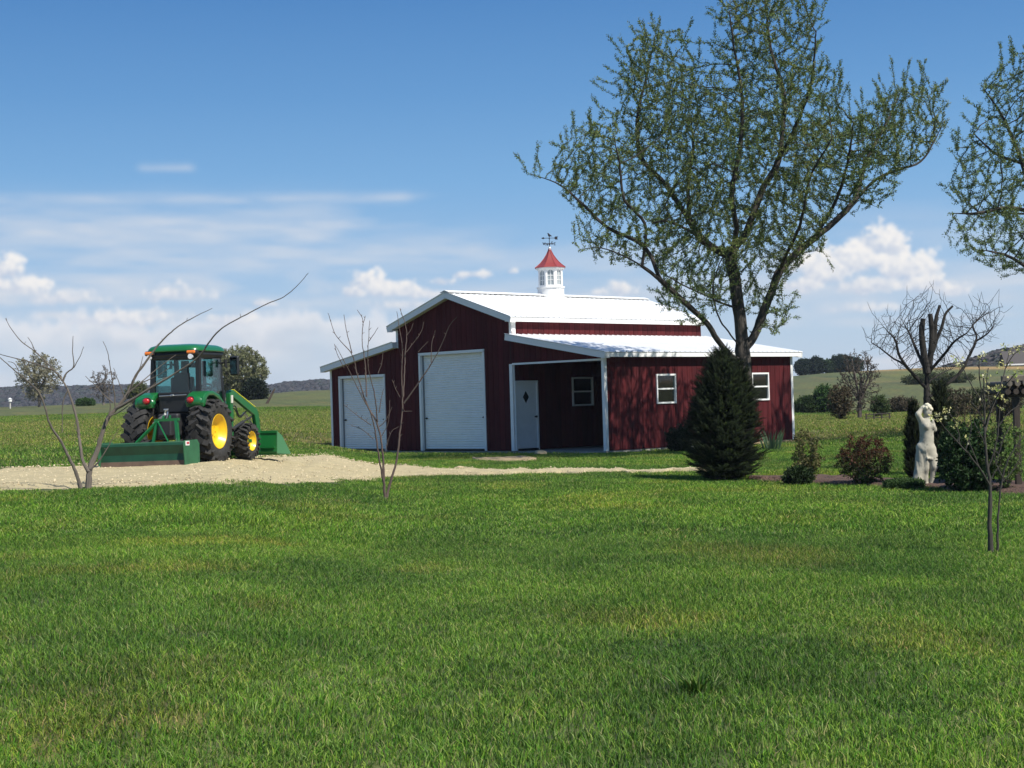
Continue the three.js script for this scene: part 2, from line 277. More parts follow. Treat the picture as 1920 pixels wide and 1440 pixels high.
// ---------------------------------------------------------------- grass
const leafMat = (r, more = {}) => phys(0xffffff, r, { vertexColors: true, side: THREE.DoubleSide, transmission: 0.32, thickness: 0, specularIntensity: 0.25, ...more });
function tuftTile(size, n, h0, h1, w, seed, strawShare) {
  const R = rngOf(seed), pos = [], nor = [], col = [], idx = [];
  for (let i = 0; i < n; i++) {
    const x = (R() - 0.5) * size, z = (R() - 0.5) * size, a = R() * 6.283, h = mix(h0, h1, R() ** 1.4), lean = (0.2 + 1.15 * R()) * h, b = R() * 6.283, ww = w * (0.6 + 0.8 * R());
    const dx = Math.cos(a) * ww / 2, dz = Math.sin(a) * ww / 2, lx = Math.cos(b) * lean, lz = Math.sin(b) * lean, o = pos.length / 3;
    pos.push(x - dx, -0.01, z - dz, x + dx, -0.01, z + dz, x + lx * 0.4 - dx * 0.8, h * 0.6, z + lz * 0.4 - dz * 0.8, x + lx * 0.4 + dx * 0.8, h * 0.6, z + lz * 0.4 + dz * 0.8, x + lx, h * 0.93, z + lz);
    for (let k = 0; k < 5; k++) nor.push(0, 1, 0);
    const pick = R(), straw = pick < strawShare, pale = pick > 0.92, t = R(), y = R(), c = pale ? [0.28 + 0.13 * t, 0.38 + 0.13 * t, 0.085 + 0.06 * y] : straw ? [0.30 + 0.16 * t, 0.28 + 0.14 * t, 0.11 + 0.06 * t] : [mix(0.064, 0.335, t * y), mix(0.120, 0.475, t * (0.40 + 0.60 * y)), mix(0.012, 0.052, y)];
    for (let k = 0; k < 5; k++) col.push(...c);
    idx.push(o, o + 1, o + 2, o + 1, o + 3, o + 2, o + 2, o + 3, o + 4);
  }
  const g = new THREE.BufferGeometry(); g.setAttribute('position', new THREE.Float32BufferAttribute(pos, 3)); g.setAttribute('color', new THREE.Float32BufferAttribute(col, 3)); g.setIndex(idx); return g;
}
function sow(name, tile, cell, r0, r1, u0, u1, seed, scale, keep = () => true) {
  const R = rngOf(seed), mats = [], cols = [], o = new THREE.Object3D();
  for (let z = -r1; z < -r0 * 0.9; z += cell) for (let x = u0 * -z - 1; x < u1 * -z + 1; x += cell) {
    const X = x + (R() - 0.5) * cell * 0.5, Z = z + (R() - 0.5) * cell * 0.5, r = Math.hypot(X, Z), tall = R(), turn = R() * 6.283;
    if (r < r0 || r > r1 || bare(X, Z) || !keep(X, Z)) continue;
    const n = vnoise(X * 0.9, Z * 0.9, 7), k = scale(X, Z, r) * mix(0.55, 1.5, 0.65 * n + 0.35 * tall), c = sward(X, Z);
    const e = 0.2, y0 = gy(X, Z), up = V(-(gy(X + e, Z) - gy(X - e, Z)) / (2 * e), 1, -(gy(X, Z + e) - gy(X, Z - e)) / (2 * e)).normalize(); o.position.set(X, y0 + 0.004, Z); o.quaternion.setFromUnitVectors(V(0, 1, 0), up).multiply(new THREE.Quaternion().setFromAxisAngle(V(0, 1, 0), turn)); o.scale.set(1, k, 1); o.updateMatrix();
    mats.push(o.matrix.clone()); cols.push(rgb(c[0], c[1], c[2]));
  }
  return inst(name, tile, leafMat(0.75), mats, cols);
}
tag(sow('lawn_grass', tuftTile(0.55, 820, 0.016, 0.056, 0.005, 5, 0.04), 0.36, 5.5, 18, -0.46, 0.5, 11, () => 1), 'mown green lawn with dry and lush patches across the foreground', 'grass');
tag(sow('lawn_grass', tuftTile(0.75, 560, 0.018, 0.06, 0.0092, 6, 0.03), 0.5, 17.5, 45, -0.46, 0.5, 12, () => 1, (x, z) => x / -z > -0.14 || Math.hypot(x, z) < 34), 'mown green grass around the gravel and up to the red barn', 'grass');
tag(sow('field_grass', tuftTile(1.6, 620, 0.025, 0.085, 0.018, 7, 0.08), 1.15, 33, 92, -0.46, 0.46, 13, () => 1, (x, z) => x / -z < -0.13 || Math.hypot(x, z) > 45), 'rough hay field of green and tawny grass beyond the gravel', 'grass');
// a coarse dark tuft that stands above the mown sward
{
  const b = ground(1308, 1306), g = group('grass_tuft'); g.position.copy(b); tag(g, 'coarse dark tuft with long pale blades standing out of the lawn right of centre', 'grass tuft');
  const R = rngOf(17), pos = [], col = [], idx = []; for (let i = 0; i < 150; i++) { const a = R() * 6.283, r = 0.09 * R(), h = 0.06 + 0.10 * R() ** 2, w = 0.005 + 0.003 * R(), c = Math.cos(a), s = Math.sin(a), x = c * r * 1.6, z = s * r, l = h * (0.3 + 0.7 * R()), o = pos.length / 3; pos.push(x - s * w, 0, z + c * w, x + s * w, 0, z - c * w, x + c * l * 0.4 - s * w * 0.8, h * 0.65, z + s * l * 0.4 + c * w * 0.8, x + c * l * 0.4 + s * w * 0.8, h * 0.65, z + s * l * 0.4 - c * w * 0.8, x + c * l, h, z + s * l); const k = R() < 0.12 ? [0.32, 0.36, 0.15] : [0.05 + 0.05 * R(), 0.11 + 0.07 * R(), 0.02]; for (let q = 0; q < 5; q++) col.push(...k); idx.push(o, o + 1, o + 2, o + 1, o + 3, o + 2, o + 2, o + 3, o + 4); }
  const t = new THREE.BufferGeometry(); t.setAttribute('position', new THREE.Float32BufferAttribute(pos, 3)); t.setAttribute('color', new THREE.Float32BufferAttribute(col, 3)); t.setIndex(idx); mesh('blades', t, leafMat(0.75), g);
}
// ---------------------------------------------------------------- the barn
const grainMap = tex(512, (x, y) => { const t = 0.72 + 0.34 * fbm(x * 40, y * 3, 4, 101, 0) * 1 + 0.14 * (vnoise(x * 128, y * 6, 103, 128) - 0.5) - 0.10 * smoothstep(fbm(x * 8, y * 8, 3, 105, 8), 0.55, 0.8); return [t, t, t]; });
const redMats = [[0.082, 0.0155, 0.0175], [0.091, 0.0165, 0.019], [0.074, 0.0145, 0.017], [0.099, 0.0175, 0.020]].map((c) => phys(rgb(...c), 0.8, { specularIntensity: 0.2, map: grainMap, bumpMap: grainMap, bumpScale: 0.003 }));
const backMat = std(rgb(0.03, 0.008, 0.009), 0.9);
const trimTex = tex(256, (x, y) => 0.97 + 0.12 * (fbm(x * 8, y * 8, 5, 111, 8) - 0.6), {});
const trimMat = std(rgb(0.84, 0.84, 0.82), 0.45, { map: trimTex });
const roofMat = phys(rgb(0.83, 0.84, 0.85), 0.38, { map: trimTex, clearcoat: 0.2, clearcoatRoughness: 0.4 });
const doorMat = std(rgb(0.86, 0.86, 0.84), 0.5, { map: trimTex });
const glassMat = phys(rgb(0.62, 0.70, 0.68), 0.04, { transmission: 1, thickness: 0, ior: 1.52, side: THREE.DoubleSide });
const blackMat = std(rgb(0.012, 0.013, 0.015), 0.45), darkRoom = std(rgb(0.10, 0.09, 0.08), 0.9);
const concreteMat = std(rgb(0.40, 0.38, 0.34), 0.9, { map: tex(256, (x, y) => 0.75 + 0.4 * (fbm(x * 16, y * 16, 4, 118, 16) - 0.3)), bumpScale: 0.004 });
const RB = rngOf(301);
const barn = group('barn');
barn.position.set(BARN.x, BARN.y, BARN.z); barn.rotation.y = -BARN.yaw;
tag(barn, 'dark red board barn with white metal roofs, roll-up doors, corner porch and cupola', 'barn');
{
  const W = BARN.W, D = BARN.D, CL = -9.016, CR = -3.693, MID = (CL + CR) / 2, RIDGE = 4.92, SC = 0.3225, LEAN = 0.175, T = 0.022, PORCH = 4.1;
  const roofC = (x) => RIDGE - SC * Math.abs(x - MID), roofR = (x) => 3.479 - LEAN * (x - CR), roofL = (x) => 3.479 - LEAN * (CL - x);
  const under = 0.15, top = (x) => (x < CL ? roofL(x) : x > CR ? roofR(x) : roofC(x)) - under;
  // a board: outline in (along, up), T thick, standing in front of a backing
  const boardGeo = new Map();
  function board(parent, a0, a1, y0, ya, yb, place) {
    const key = [(a1 - a0).toFixed(3), (ya - y0).toFixed(3), (yb - y0).toFixed(3)].join();
    if (!boardGeo.has(key)) boardGeo.set(key, [0, 1, 2].map((k) => { const w = a1 - a0, g = metreUV(plate([[0.006, 0], [w - 0.006, 0], [w - 0.006, yb - y0], [0.006, ya - y0]], T, 0.004)), uv = g.attributes.uv; for (let i = 0; i < uv.count; i++) uv.setXY(i, uv.getX(i) * 0.5 + k * 0.37, uv.getY(i) * 0.5 + k * 0.61); return g; }));
    const m = mesh('siding_board', boardGeo.get(key)[Math.floor(RB() * 3)], redMats[Math.floor(RB() * 4)], parent); place(m, a0, y0); return m;
  }
  // boards over [a0, a1] with openings [b0, b1, y0, y1]; topAt gives the top line
  function siding(parent, a0, a1, base, topAt, holes, place, pitch = 0.2286) {
    const cuts = [a0, a1]; for (let a = a0 + pitch; a < a1 - 0.03; a += pitch) cuts.push(a); for (const h of holes) for (const e of [h[0], h[1]]) if (e > a0 && e < a1) cuts.push(e);
    cuts.sort((p, q) => p - q); const c = cuts.filter((v, i) => !i || v - cuts[i - 1] > 0.02);
    for (let i = 0; i < c.length - 1; i++) {
      const m = (c[i] + c[i + 1]) / 2, h = holes.filter((q) => m > q[0] && m < q[1]).sort((p, q) => p[2] - q[2]); let y = base;
      for (const q of h) { if (q[2] - y > 0.04) board(parent, c[i], c[i + 1], y, q[2], q[2], place); y = Math.max(y, q[3]); }
      const ta = topAt(c[i] + 1e-4), tb = topAt(c[i + 1] - 1e-4); if (Math.min(ta, tb) - y > 0.03) board(parent, c[i], c[i + 1], y, ta, tb, place);
    }
  }
  const shapeWithHoles = (pts, holes, depth) => { const s = new THREE.Shape(pts.map((p) => new THREE.Vector2(...p))); for (const h of holes) s.holes.push(new THREE.Path([[h[0], h[2]], [h[1], h[2]], [h[1], h[3]], [h[0], h[3]]].map((p) => new THREE.Vector2(...p)))); return new THREE.ExtrudeGeometry(s, { depth, bevelEnabled: false }); };
  const d1 = [-12.057, -9.663, 0, 2.445], d2 = [-7.923, -4.911, 0, 3.05], porch = [-3.76, -0.09, 0, 2.591];
  // floor
  mesh('concrete_slab', metreUV(bx(W + 0.05, 0.22, D + 0.05, -W / 2, -0.125, -D / 2)), concreteMat, barn);
  // front wall
  const fw = mesh('front_wall', shapeWithHoles([[-W, 0], [0, 0], [0, top(0)], [CR, roofR(CR) - under], [CR, top(CR - 1e-3)], [MID, top(MID)], [CL, top(CL + 1e-3)], [CL, roofL(CL) - under], [-W, top(-W)]], [[d1[0], d1[1], 0.001, d1[3]], [d2[0], d2[1], 0.001, d2[3]], [porch[0], porch[1], 0.001, porch[3]]], 0.06).translate(0, 0, -0.06 - T), backMat, barn);
  siding(fw, -W, 0, 0.01, top, [d1, d2, porch], (m, a, y) => m.position.set(a, y, -T));
  // right wall with three windows; a looks along +x of a turned frame (a = distance back from the front corner)
  const wins = [[2.243, 3.071], [4.51, 5.34], [6.784, 7.613]].map((w) => [w[0], w[1], 1.312, 2.121]);
  const rw = mesh('side_wall', shapeWithHoles([[0, 0], [D, 0], [D, top(0)], [0, top(0)]], wins, 0.06).rotateY(Math.PI / 2).translate(-0.06 - T, 0, 0), backMat, barn);
  siding(rw, 0.0, D, 0.01, () => 2.70, wins, (m, a, y) => { m.rotation.y = Math.PI / 2; m.position.set(-T, y, -a); });
  // clerestory strip above the right lean-to roof
  const cw = mesh('clerestory_wall', bx(0.06, 0.56, D, CR - 0.03 - T, 3.70, -D / 2), backMat, barn);
  siding(cw, 0, D, 3.44, () => 3.93, [], (m, a, y) => { m.rotation.y = Math.PI / 2; m.position.set(CR - T, y, -a); });
  // left, back walls and the wall behind the porch
  mesh('far_wall', bx(0.06, top(-W), D, -W + 0.03, top(-W) / 2, -D / 2), redMats[0], barn);
  mesh('clerestory_wall', bx(0.06, 0.56, D, CL + 0.03, 3.70, -D / 2), redMats[0], barn);
  mesh('rear_wall', shapeWithHoles([[-W, 0], [0, 0], [0, top(0)], [CR, roofR(CR) - under], [CR, top(CR - 1e-3)], [MID, top(MID)], [CL, top(CL + 1e-3)], [CL, roofL(CL) - under], [-W, top(-W)]], [], 0.06).translate(0, 0, -D), redMats[1], barn);
  mesh('rear_porch_wall', shapeWithHoles([[CR + 0.01, 0], [-0.09, 0], [-0.09, top(-0.09) - 0.01], [CR + 0.01, top(CR + 0.01) - 0.01]], [], 0.06).translate(0, 0, -PORCH - 0.03), redMats[2], barn);
  const pw = mesh('porch_wall', shapeWithHoles([[0, 0], [D, 0], [D, 3.4], [0, 3.4]], [[0.071, 1.003, 0.001, 2.07], [2.565, 3.462, 1.307, 2.14]], 0.06).rotateY(Math.PI / 2).translate(CR - 0.06 - T, 0, 0), backMat, barn);
  siding(pw, 0.0, PORCH, 0.01, () => 3.2, [[0.05, 1.02, 0, 2.09], [2.565, 3.462, 1.307, 2.14]], (m, a, y) => { m.rotation.y = Math.PI / 2; m.position.set(CR - T, y, -a); });

  // roofs: ribbed panels
  const panelGeo = (w, L) => {   // profile across w (x), length L along z, sheet with ribs
    const prof = [], n = 4, p = w / n; for (let i = 0; i < n; i++) { const a = i * p; prof.push([a, 0.022], [a + 0.018, 0.022], [a + 0.034, 0], [a + p - 0.016, 0]); } prof.push([w, 0.022]);
    const pts = [...prof, ...prof.slice().reverse().map(([x, y]) => [x, y - 0.012])], g = new THREE.ExtrudeGeometry(new THREE.Shape(pts.map((q) => new THREE.Vector2(...q))), { depth: L, bevelEnabled: false }); return metreUV(g);
  };
  const OV = 0.25, RL = D + 2 * OV, NP = 10, pwid = RL / NP;
  function slope(roof, xTop, yTop, xLow, yLow) {
    const L = Math.hypot(xLow - xTop, yLow - yTop), g = panelGeo(pwid, L), s = Math.sign(xLow - xTop), a = Math.atan2(yTop - yLow, Math.abs(xLow - xTop));
    for (let i = 0; i < NP; i++) { const m = mesh('roof_panel', g, roofMat, roof), e = new THREE.Matrix4(), down = V(s * Math.cos(a), -Math.sin(a), 0), nor = V(s * Math.sin(a), Math.cos(a), 0), x = V(0, 0, s > 0 ? -1 : 1);
      e.makeBasis(x, nor, down); m.quaternion.setFromRotationMatrix(e); m.position.set(xTop, yTop + 0.002 * (i % 2), s > 0 ? OV - i * pwid : -D - OV + i * pwid); }
  }
  const EX = 0.2, eC = roofC(CR + EX), eR = roofR(OV), eL = roofL(-W - OV);
  const r1 = group('main_roof', barn); slope(r1, MID, RIDGE, CR + EX, eC); slope(r1, MID, RIDGE, CL - EX, eC);
  const r2 = group('right_roof', barn); slope(r2, CR - 0.06, roofR(CR - 0.06), OV, eR);
  const r3 = group('left_roof', barn); slope(r3, CL + 0.06, roofL(CL + 0.06), -W - OV, eL);
  mesh('ridge_cap', join(new THREE.BoxGeometry(0.22, 0.012, RL + 0.02).rotateZ(-Math.atan(SC)).translate(0.1, -0.028 + 0.04, 0), new THREE.BoxGeometry(0.22, 0.012, RL + 0.02).rotateZ(Math.atan(SC)).translate(-0.1, -0.028 + 0.04, 0)).translate(MID, RIDGE + 0.01, -D / 2), trimMat, r1);
  // fascia: raking boards with a soffit at the gable, level boards at the eaves
  function rake(name, xa, ya, xb, yb, parent) {
    for (const z of [OV - 0.035, -D - OV + 0.035]) mesh(name, bar(V(xa, ya - 0.098, z), V(xb, yb - 0.098, z), 0.17, 0.03), trimMat, parent);
    for (const z of [OV / 2 - 0.012, -D - OV / 2 + 0.012]) mesh('soffit', bar(V(xa, ya - 0.165, z), V(xb, yb - 0.165, z), 0.016, OV - 0.03), trimMat, parent);
  }
  rake('fascia', MID, RIDGE, CR + EX, eC, r1); rake('fascia', MID, RIDGE, CL - EX, eC, r1);
  rake('fascia', CR - 0.06, roofR(CR - 0.06), OV, eR, r2); rake('fascia', CL + 0.06, roofL(CL + 0.06), -W - OV, eL, r3);
  for (const [x, y] of [[CR - 0.05, roofR(CR)], [CL + 0.05, roofL(CL)]]) mesh('rake_return', bx(0.02, 0.17, OV - 0.02, x, y - 0.09, OV / 2 - 0.02), trimMat, barn);
  const eave = (x, y, parent, s) => { mesh('eave_board', bx(0.028, 0.125, RL - 0.06, x - s * 0.03, y - 0.08, -D / 2), trimMat, parent); mesh('eave_soffit', bx(OV - 0.05, 0.014, RL - 0.08, x - s * 0.155, y - 0.13, -D / 2), trimMat, parent); };
  eave(CR + EX, eC, r1, 1); eave(CL - EX, eC, r1, -1); eave(OV, eR, r2, 1); eave(-W - OV, eL, r3, -1);
  // white corner and frame trim
  const post = (x0, x1, y0, y1, z0, z1, name = 'corner_trim') => mesh(name, metreUV(bx(x1 - x0, y1 - y0, z1 - z0, (x0 + x1) / 2, (y0 + y1) / 2, (z0 + z1) / 2)), trimMat, barn);
  post(-W - 0.012, -W + 0.085, 0, top(-W) - 0.01, -0.09, 0.012);
  post(CR - 0.09, CR + 0.012, 3.30, 3.865, -0.012, 0.012); post(CR - 0.012, CR + 0.014, 3.47, 3.865, -0.16, -0.013);
  post(CL - 0.012, CL + 0.085, 3.30, 3.865, -0.09, 0.012);
  post(-0.09, 0.012, 0, 2.69, -0.008, 0.014); post(-0.012, 0.014, 0, 2.69, -0.10, -0.009);
  post(-0.012, 0.014, 0, 2.69, -D - 0.012, -D + 0.10);
  // door frames of the two roll-up doors
  for (const [x0, x1, , h] of [d1, d2]) {
    const f = group('roll_up_door', barn), w = 0.085, c = (x0 + x1) / 2, y1 = h;
    mesh('door_frame', join(bx(w, y1, 0.11, x0 + w / 2 - 0.02, y1 / 2, -0.03), bx(w, y1, 0.11, x1 - w / 2 + 0.02, y1 / 2, -0.03), bx(x1 - x0 + 0.04, w, 0.11, c, y1 + w / 2 - 0.04, -0.03)), trimMat, f);
    // corrugated curtain, one narrow slat above the other
    const P = 0.074, cw0 = x1 - x0 - 2 * w + 0.05, prof = []; let y = 0.05;
    for (; y < y1 - 0.05; y += P) prof.push([y, 0], [y + 0.012, 0.012], [y + 0.034, 0.012], [y + 0.046, 0]);
    prof.push([y1 - 0.04, 0]); const pts = [...prof.map(([a, b]) => [b, a]), ...prof.slice().reverse().map(([a, b]) => [b - 0.01, a])];
    mesh('curtain', metreUV(new THREE.ExtrudeGeometry(new THREE.Shape(pts.map((q) => new THREE.Vector2(...q))), { depth: cw0, bevelEnabled: false }).rotateY(-Math.PI / 2)).translate(c + cw0 / 2, 0, -0.11), doorMat, f);
    mesh('bottom_bar', bx(cw0, 0.05, 0.04, c, 0.03, -0.10), blackMat, f);
    for (const s of [-1, 1]) mesh('latch', join(bx(0.10, 0.03, 0.03, c + s * (cw0 / 2 - 0.12), 1.02, -0.078), rod(V(c + s * (cw0 / 2 - 0.12), 1.02, -0.10), V(c + s * (cw0 / 2 - 0.12), 1.02, -0.07), 0.03)), blackMat, f);
    const seal = (x) => mesh('guide_track', bx(0.03, y1 - 0.05, 0.03, x, y1 / 2, -0.086), std(rgb(0.18, 0.19, 0.2), 0.6), f); seal(x0 + w - 0.005); 
  }
  // porch surround
  post(porch[0] - 0.06, porch[0] + 0.07, 0, porch[3], -0.04, 0.014, 'porch_trim'); post(porch[0] + 0.004, porch[0] + 0.09, 0, porch[3], -0.075, -0.041, 'porch_trim');
  post(porch[0] + 0.07, -0.09, porch[3] - 0.03, porch[3] + 0.025, -0.05, 0.014, 'porch_trim');
  mesh('porch_ceiling', bx(-CR - 0.1, 0.03, PORCH - 0.1, CR / 2, 2.66, -PORCH / 2 - 0.02), trimMat, barn);
  // walk door in the porch wall (faces +x)
  const wd = group('walk_door', barn); wd.position.set(CR, 0, -0.537);
  mesh('door_frame', join(bx(0.07, 2.09, 0.05, 0.005, 1.045, 0.46), bx(0.07, 2.09, 0.05, 0.005, 1.045, -0.46), bx(0.07, 0.05, 0.87, 0.005, 2.065, 0)), trimMat, wd);
  { const s = new THREE.Shape([[-0.43, 0], [0.43, 0], [0.43, 2.0], [-0.43, 2.0]].map((p) => new THREE.Vector2(...p))); s.holes.push(new THREE.Path([[0, 1.34], [0.135, 1.54], [0, 1.74], [-0.135, 1.54]].map((p) => new THREE.Vector2(...p))));
    mesh('door_leaf', metreUV(new THREE.ExtrudeGeometry(s, { depth: 0.036, bevelEnabled: true, bevelSize: 0.004, bevelThickness: 0.004, bevelOffset: -0.004 }).rotateY(Math.PI / 2).translate(-0.04, 0.055, 0)), doorMat, wd);
    mesh('diamond_pane', plate([[0, 1.34], [0.135, 1.54], [0, 1.74], [-0.135, 1.54]], 0.01, 0).rotateY(Math.PI / 2).translate(-0.025, 0.055, 0), std(rgb(0.015, 0.02, 0.02), 0.08), wd); }
  mesh('threshold', bx(0.09, 0.05, 0.87, 0, 0.026, 0), blackMat, wd);
  mesh('handle', join(rod(V(0, 1.0, -0.36), V(0.055, 1.0, -0.36), 0.025), new THREE.SphereGeometry(0.034, 12, 8).translate(0.07, 1.0, -0.36)), blackMat, wd);
  // sash windows facing +x
  function sash(z0, z1, y0, y1, x) {
    const w = group('window', barn), h = y1 - y0, L = z1 - z0, c = -(z0 + z1) / 2, f = 0.05; w.position.set(x, y0, c);
    mesh('window_frame', join(bx(0.07, f, L + 0.05, 0.012, -0.005, 0), bx(0.07, f, L + 0.05, 0.012, h + 0.005, 0), bx(0.07, h - 0.04, f, 0.012, h / 2, L / 2), bx(0.07, h - 0.04, f, 0.012, h / 2, -L / 2)), trimMat, w);
    mesh('meeting_rail', bx(0.04, 0.045, L - 0.05, 0.0, h * 0.5, 0), trimMat, w);
    mesh('pane', bx(0.006, h * 0.5 - 0.04, L - 0.05, -0.006, h * 0.25, 0), glassMat, w); mesh('pane', bx(0.006, h * 0.5 - 0.04, L - 0.05, 0.006, h * 0.75, 0), glassMat, w);
  }
  for (const w of wins) sash(w[0], w[1], w[2], w[3], -0.01);
  sash(2.565, 3.462, 1.307, 2.14, CR - 0.01);

  // cupola on the ridge
  const cz = -D / 2, cu = group('cupola', barn); cu.position.set(MID, 0, cz);
  const white = std(rgb(0.80, 0.80, 0.79), 0.4, { map: trimTex }), copper = phys(rgb(0.26, 0.042, 0.036), 0.42, { clearcoat: 0.3, clearcoatRoughness: 0.4 });
  const oct = (r, y0, y1, r1 = r) => new THREE.CylinderGeometry(r1 / Math.cos(Math.PI / 8), r / Math.cos(Math.PI / 8), y1 - y0, 8, 1).rotateY(Math.PI / 8).translate(0, (y0 + y1) / 2, 0);
  const yb = 4.35, yt = 5.20, yw = 5.83;
  mesh('cupola_base', join(oct(0.435, yb, yt - 0.03), oct(0.465, yt - 0.03, yt + 0.01)), white, cu);
  // eight walls, each with an arched opening
  const ww = 0.40 * 2 * Math.tan(Math.PI / 8), arch = (hw, y0, ys) => { const p = new THREE.Path(); p.moveTo(-hw, y0); p.lineTo(hw, y0); p.lineTo(hw, ys); p.absarc(0, ys, hw, 0, Math.PI, false); p.lineTo(-hw, y0); return p; };
  const ws = new THREE.Shape([[-ww / 2, yt + 0.01], [ww / 2, yt + 0.01], [ww / 2, yw], [-ww / 2, yw]].map((p) => new THREE.Vector2(...p))); ws.holes.push(arch(0.098, yt + 0.07, yw - 0.17));
  const wg = new THREE.ExtrudeGeometry(ws, { depth: 0.03, bevelEnabled: false, curveSegments: 16 }).translate(0, 0, 0.37);
  const mun = join(bx(0.018, 0.50, 0.014, 0, yt + 0.32, 0.378), bx(0.19, 0.018, 0.012, 0, yt + 0.225, 0.379), bx(0.19, 0.018, 0.012, 0, yt + 0.375, 0.379));
  const paneG = new THREE.ExtrudeGeometry(new THREE.Shape(arch(0.105, yt + 0.06, yw - 0.17).getPoints(16)), { depth: 0.004, bevelEnabled: false }).translate(0, 0, 0.366);
  for (let k = 0; k < 8; k++) { const a = k * Math.PI / 4; for (const [n, g, m] of [['cupola_wall', wg, white], ['window_bars', mun, white], ['window_pane', paneG, phys(rgb(0.30, 0.34, 0.36), 0.08)]]) mesh(n, g, m, cu).rotation.y = a; }
  mesh('cornice', join(oct(0.415, yw - 0.07, yw - 0.03), oct(0.47, yw - 0.03, yw + 0.012)), white, cu);
  // bell roof in eight gores with standing seams
  const rr = [[0.50, 0], [0.485, 0.018], [0.40, 0.085], [0.30, 0.18], [0.20, 0.305], [0.115, 0.44], [0.05, 0.58], [0.03, 0.64]];
  for (let k = 0; k < 8; k++) {
    const pos = [], idx = []; rr.forEach(([r, y]) => { const h = r * Math.tan(Math.PI / 8); pos.push(-h, y, r, h, y, r, -h * 0.9, y - 0.012, r - 0.03, h * 0.9, y - 0.012, r - 0.03); });
    for (let i = 0; i < rr.length - 1; i++) { const o = i * 4; idx.push(o, o + 1, o + 4, o + 1, o + 5, o + 4); }
    const g = new THREE.BufferGeometry(); g.setAttribute('position', new THREE.Float32BufferAttribute(pos, 3)); g.setIndex(idx); const gg = g.toNonIndexed(); gg.computeVertexNormals(); gg.translate(0, yw + 0.012, 0);
    mesh('roof_gore', gg, copper, cu).rotation.y = k * Math.PI / 4;
    const seam = rr.slice(0, -1).map(([r, y], i) => { const q = rr[i + 1], s = 1 / Math.cos(Math.PI / 8), a = Math.PI / 8; return bar(V(Math.sin(a) * r * s, y + yw + 0.014, Math.cos(a) * r * s), V(Math.sin(a) * q[0] * s, q[1] + yw + 0.014, Math.cos(a) * q[0] * s), 0.014, 0.02); });
    mesh('roof_seam', join(seam), copper, cu).rotation.y = k * Math.PI / 4;
  }
  mesh('finial', join(new THREE.SphereGeometry(0.045, 14, 10).translate(0, yw + 0.675, 0), new THREE.CylinderGeometry(0.03, 0.045, 0.05, 12).translate(0, yw + 0.64, 0)), white, cu);
  // weathervane
  const wv = group('weathervane', barn), y0 = yw + 0.69; wv.position.set(MID, y0, cz); wv.rotation.y = 0.80 + 0.12;
  const iron = std(rgb(0.012, 0.013, 0.02), 0.5, { metalness: 0.3 });
  mesh('pole', join(rod(V(0, -0.03, 0), V(0, 0.40, 0), 0.011), new THREE.SphereGeometry(0.035, 12, 8).translate(0, 0.12, 0), new THREE.SphereGeometry(0.024, 12, 8).translate(0, 0.30, 0)), iron, wv);
  const cross = group('cross_arm', wv); // the arms that carry the four letters
  mesh('arm_rods', join(rod(V(-0.17, 0.13, 0.06), V(0.17, 0.13, -0.06), 0.007), rod(V(-0.06, 0.13, -0.17), V(0.06, 0.13, 0.17), 0.007)), iron, wv); wv.remove(cross);
  const stroke = (pts, w = 0.016) => join(pts.map(([a, b, c, d]) => bar(V(a, b, 0), V(c, d, 0), w, 0.01)));
  const glyph = { N: stroke([[-0.03, -0.045, -0.03, 0.045], [0.03, -0.045, 0.03, 0.045], [-0.03, 0.045, 0.03, -0.045]]), E: stroke([[-0.025, -0.045, -0.025, 0.045], [-0.025, 0.04, 0.028, 0.04], [-0.025, 0, 0.02, 0], [-0.025, -0.04, 0.028, -0.04]]), S: stroke([[0.028, 0.04, -0.025, 0.04], [-0.025, 0.04, -0.025, 0], [-0.025, 0, 0.028, 0], [0.028, 0, 0.028, -0.04], [0.028, -0.04, -0.025, -0.04]]), W: stroke([[-0.04, 0.045, -0.02, -0.045], [-0.02, -0.045, 0, 0.03], [0, 0.03, 0.02, -0.045], [0.02, -0.045, 0.04, 0.045]]) };
  for (const [l, x, z] of [['N', -0.06, -0.19], ['S', 0.06, 0.19], ['E', 0.19, -0.06], ['W', -0.19, 0.06]]) mesh('letter', glyph[l], iron, wv).position.set(x, 0.13, z);
  mesh('arrow', join(rod(V(-0.26, 0.315, 0), V(0.26, 0.315, 0), 0.009), plate([[-0.27, 0.315], [-0.2, 0.35], [-0.165, 0.33], [-0.165, 0.30], [-0.2, 0.28]], 0.012, 0.002, -0.006), plate([[0.16, 0.315], [0.20, 0.365], [0.29, 0.365], [0.265, 0.315], [0.285, 0.265], [0.20, 0.265]], 0.012, 0.002, -0.006)), iron, wv);
  mesh('bird', plate([[-0.06, 0.47], [-0.045, 0.49], [-0.02, 0.478], [0.02, 0.44], [0.075, 0.395], [0.10, 0.372], [0.05, 0.372], [0.01, 0.36], [0, 0.33], [-0.01, 0.33], [-0.012, 0.365], [-0.035, 0.39], [-0.045, 0.44]], 0.024, 0.006, -0.012), iron, wv);
}
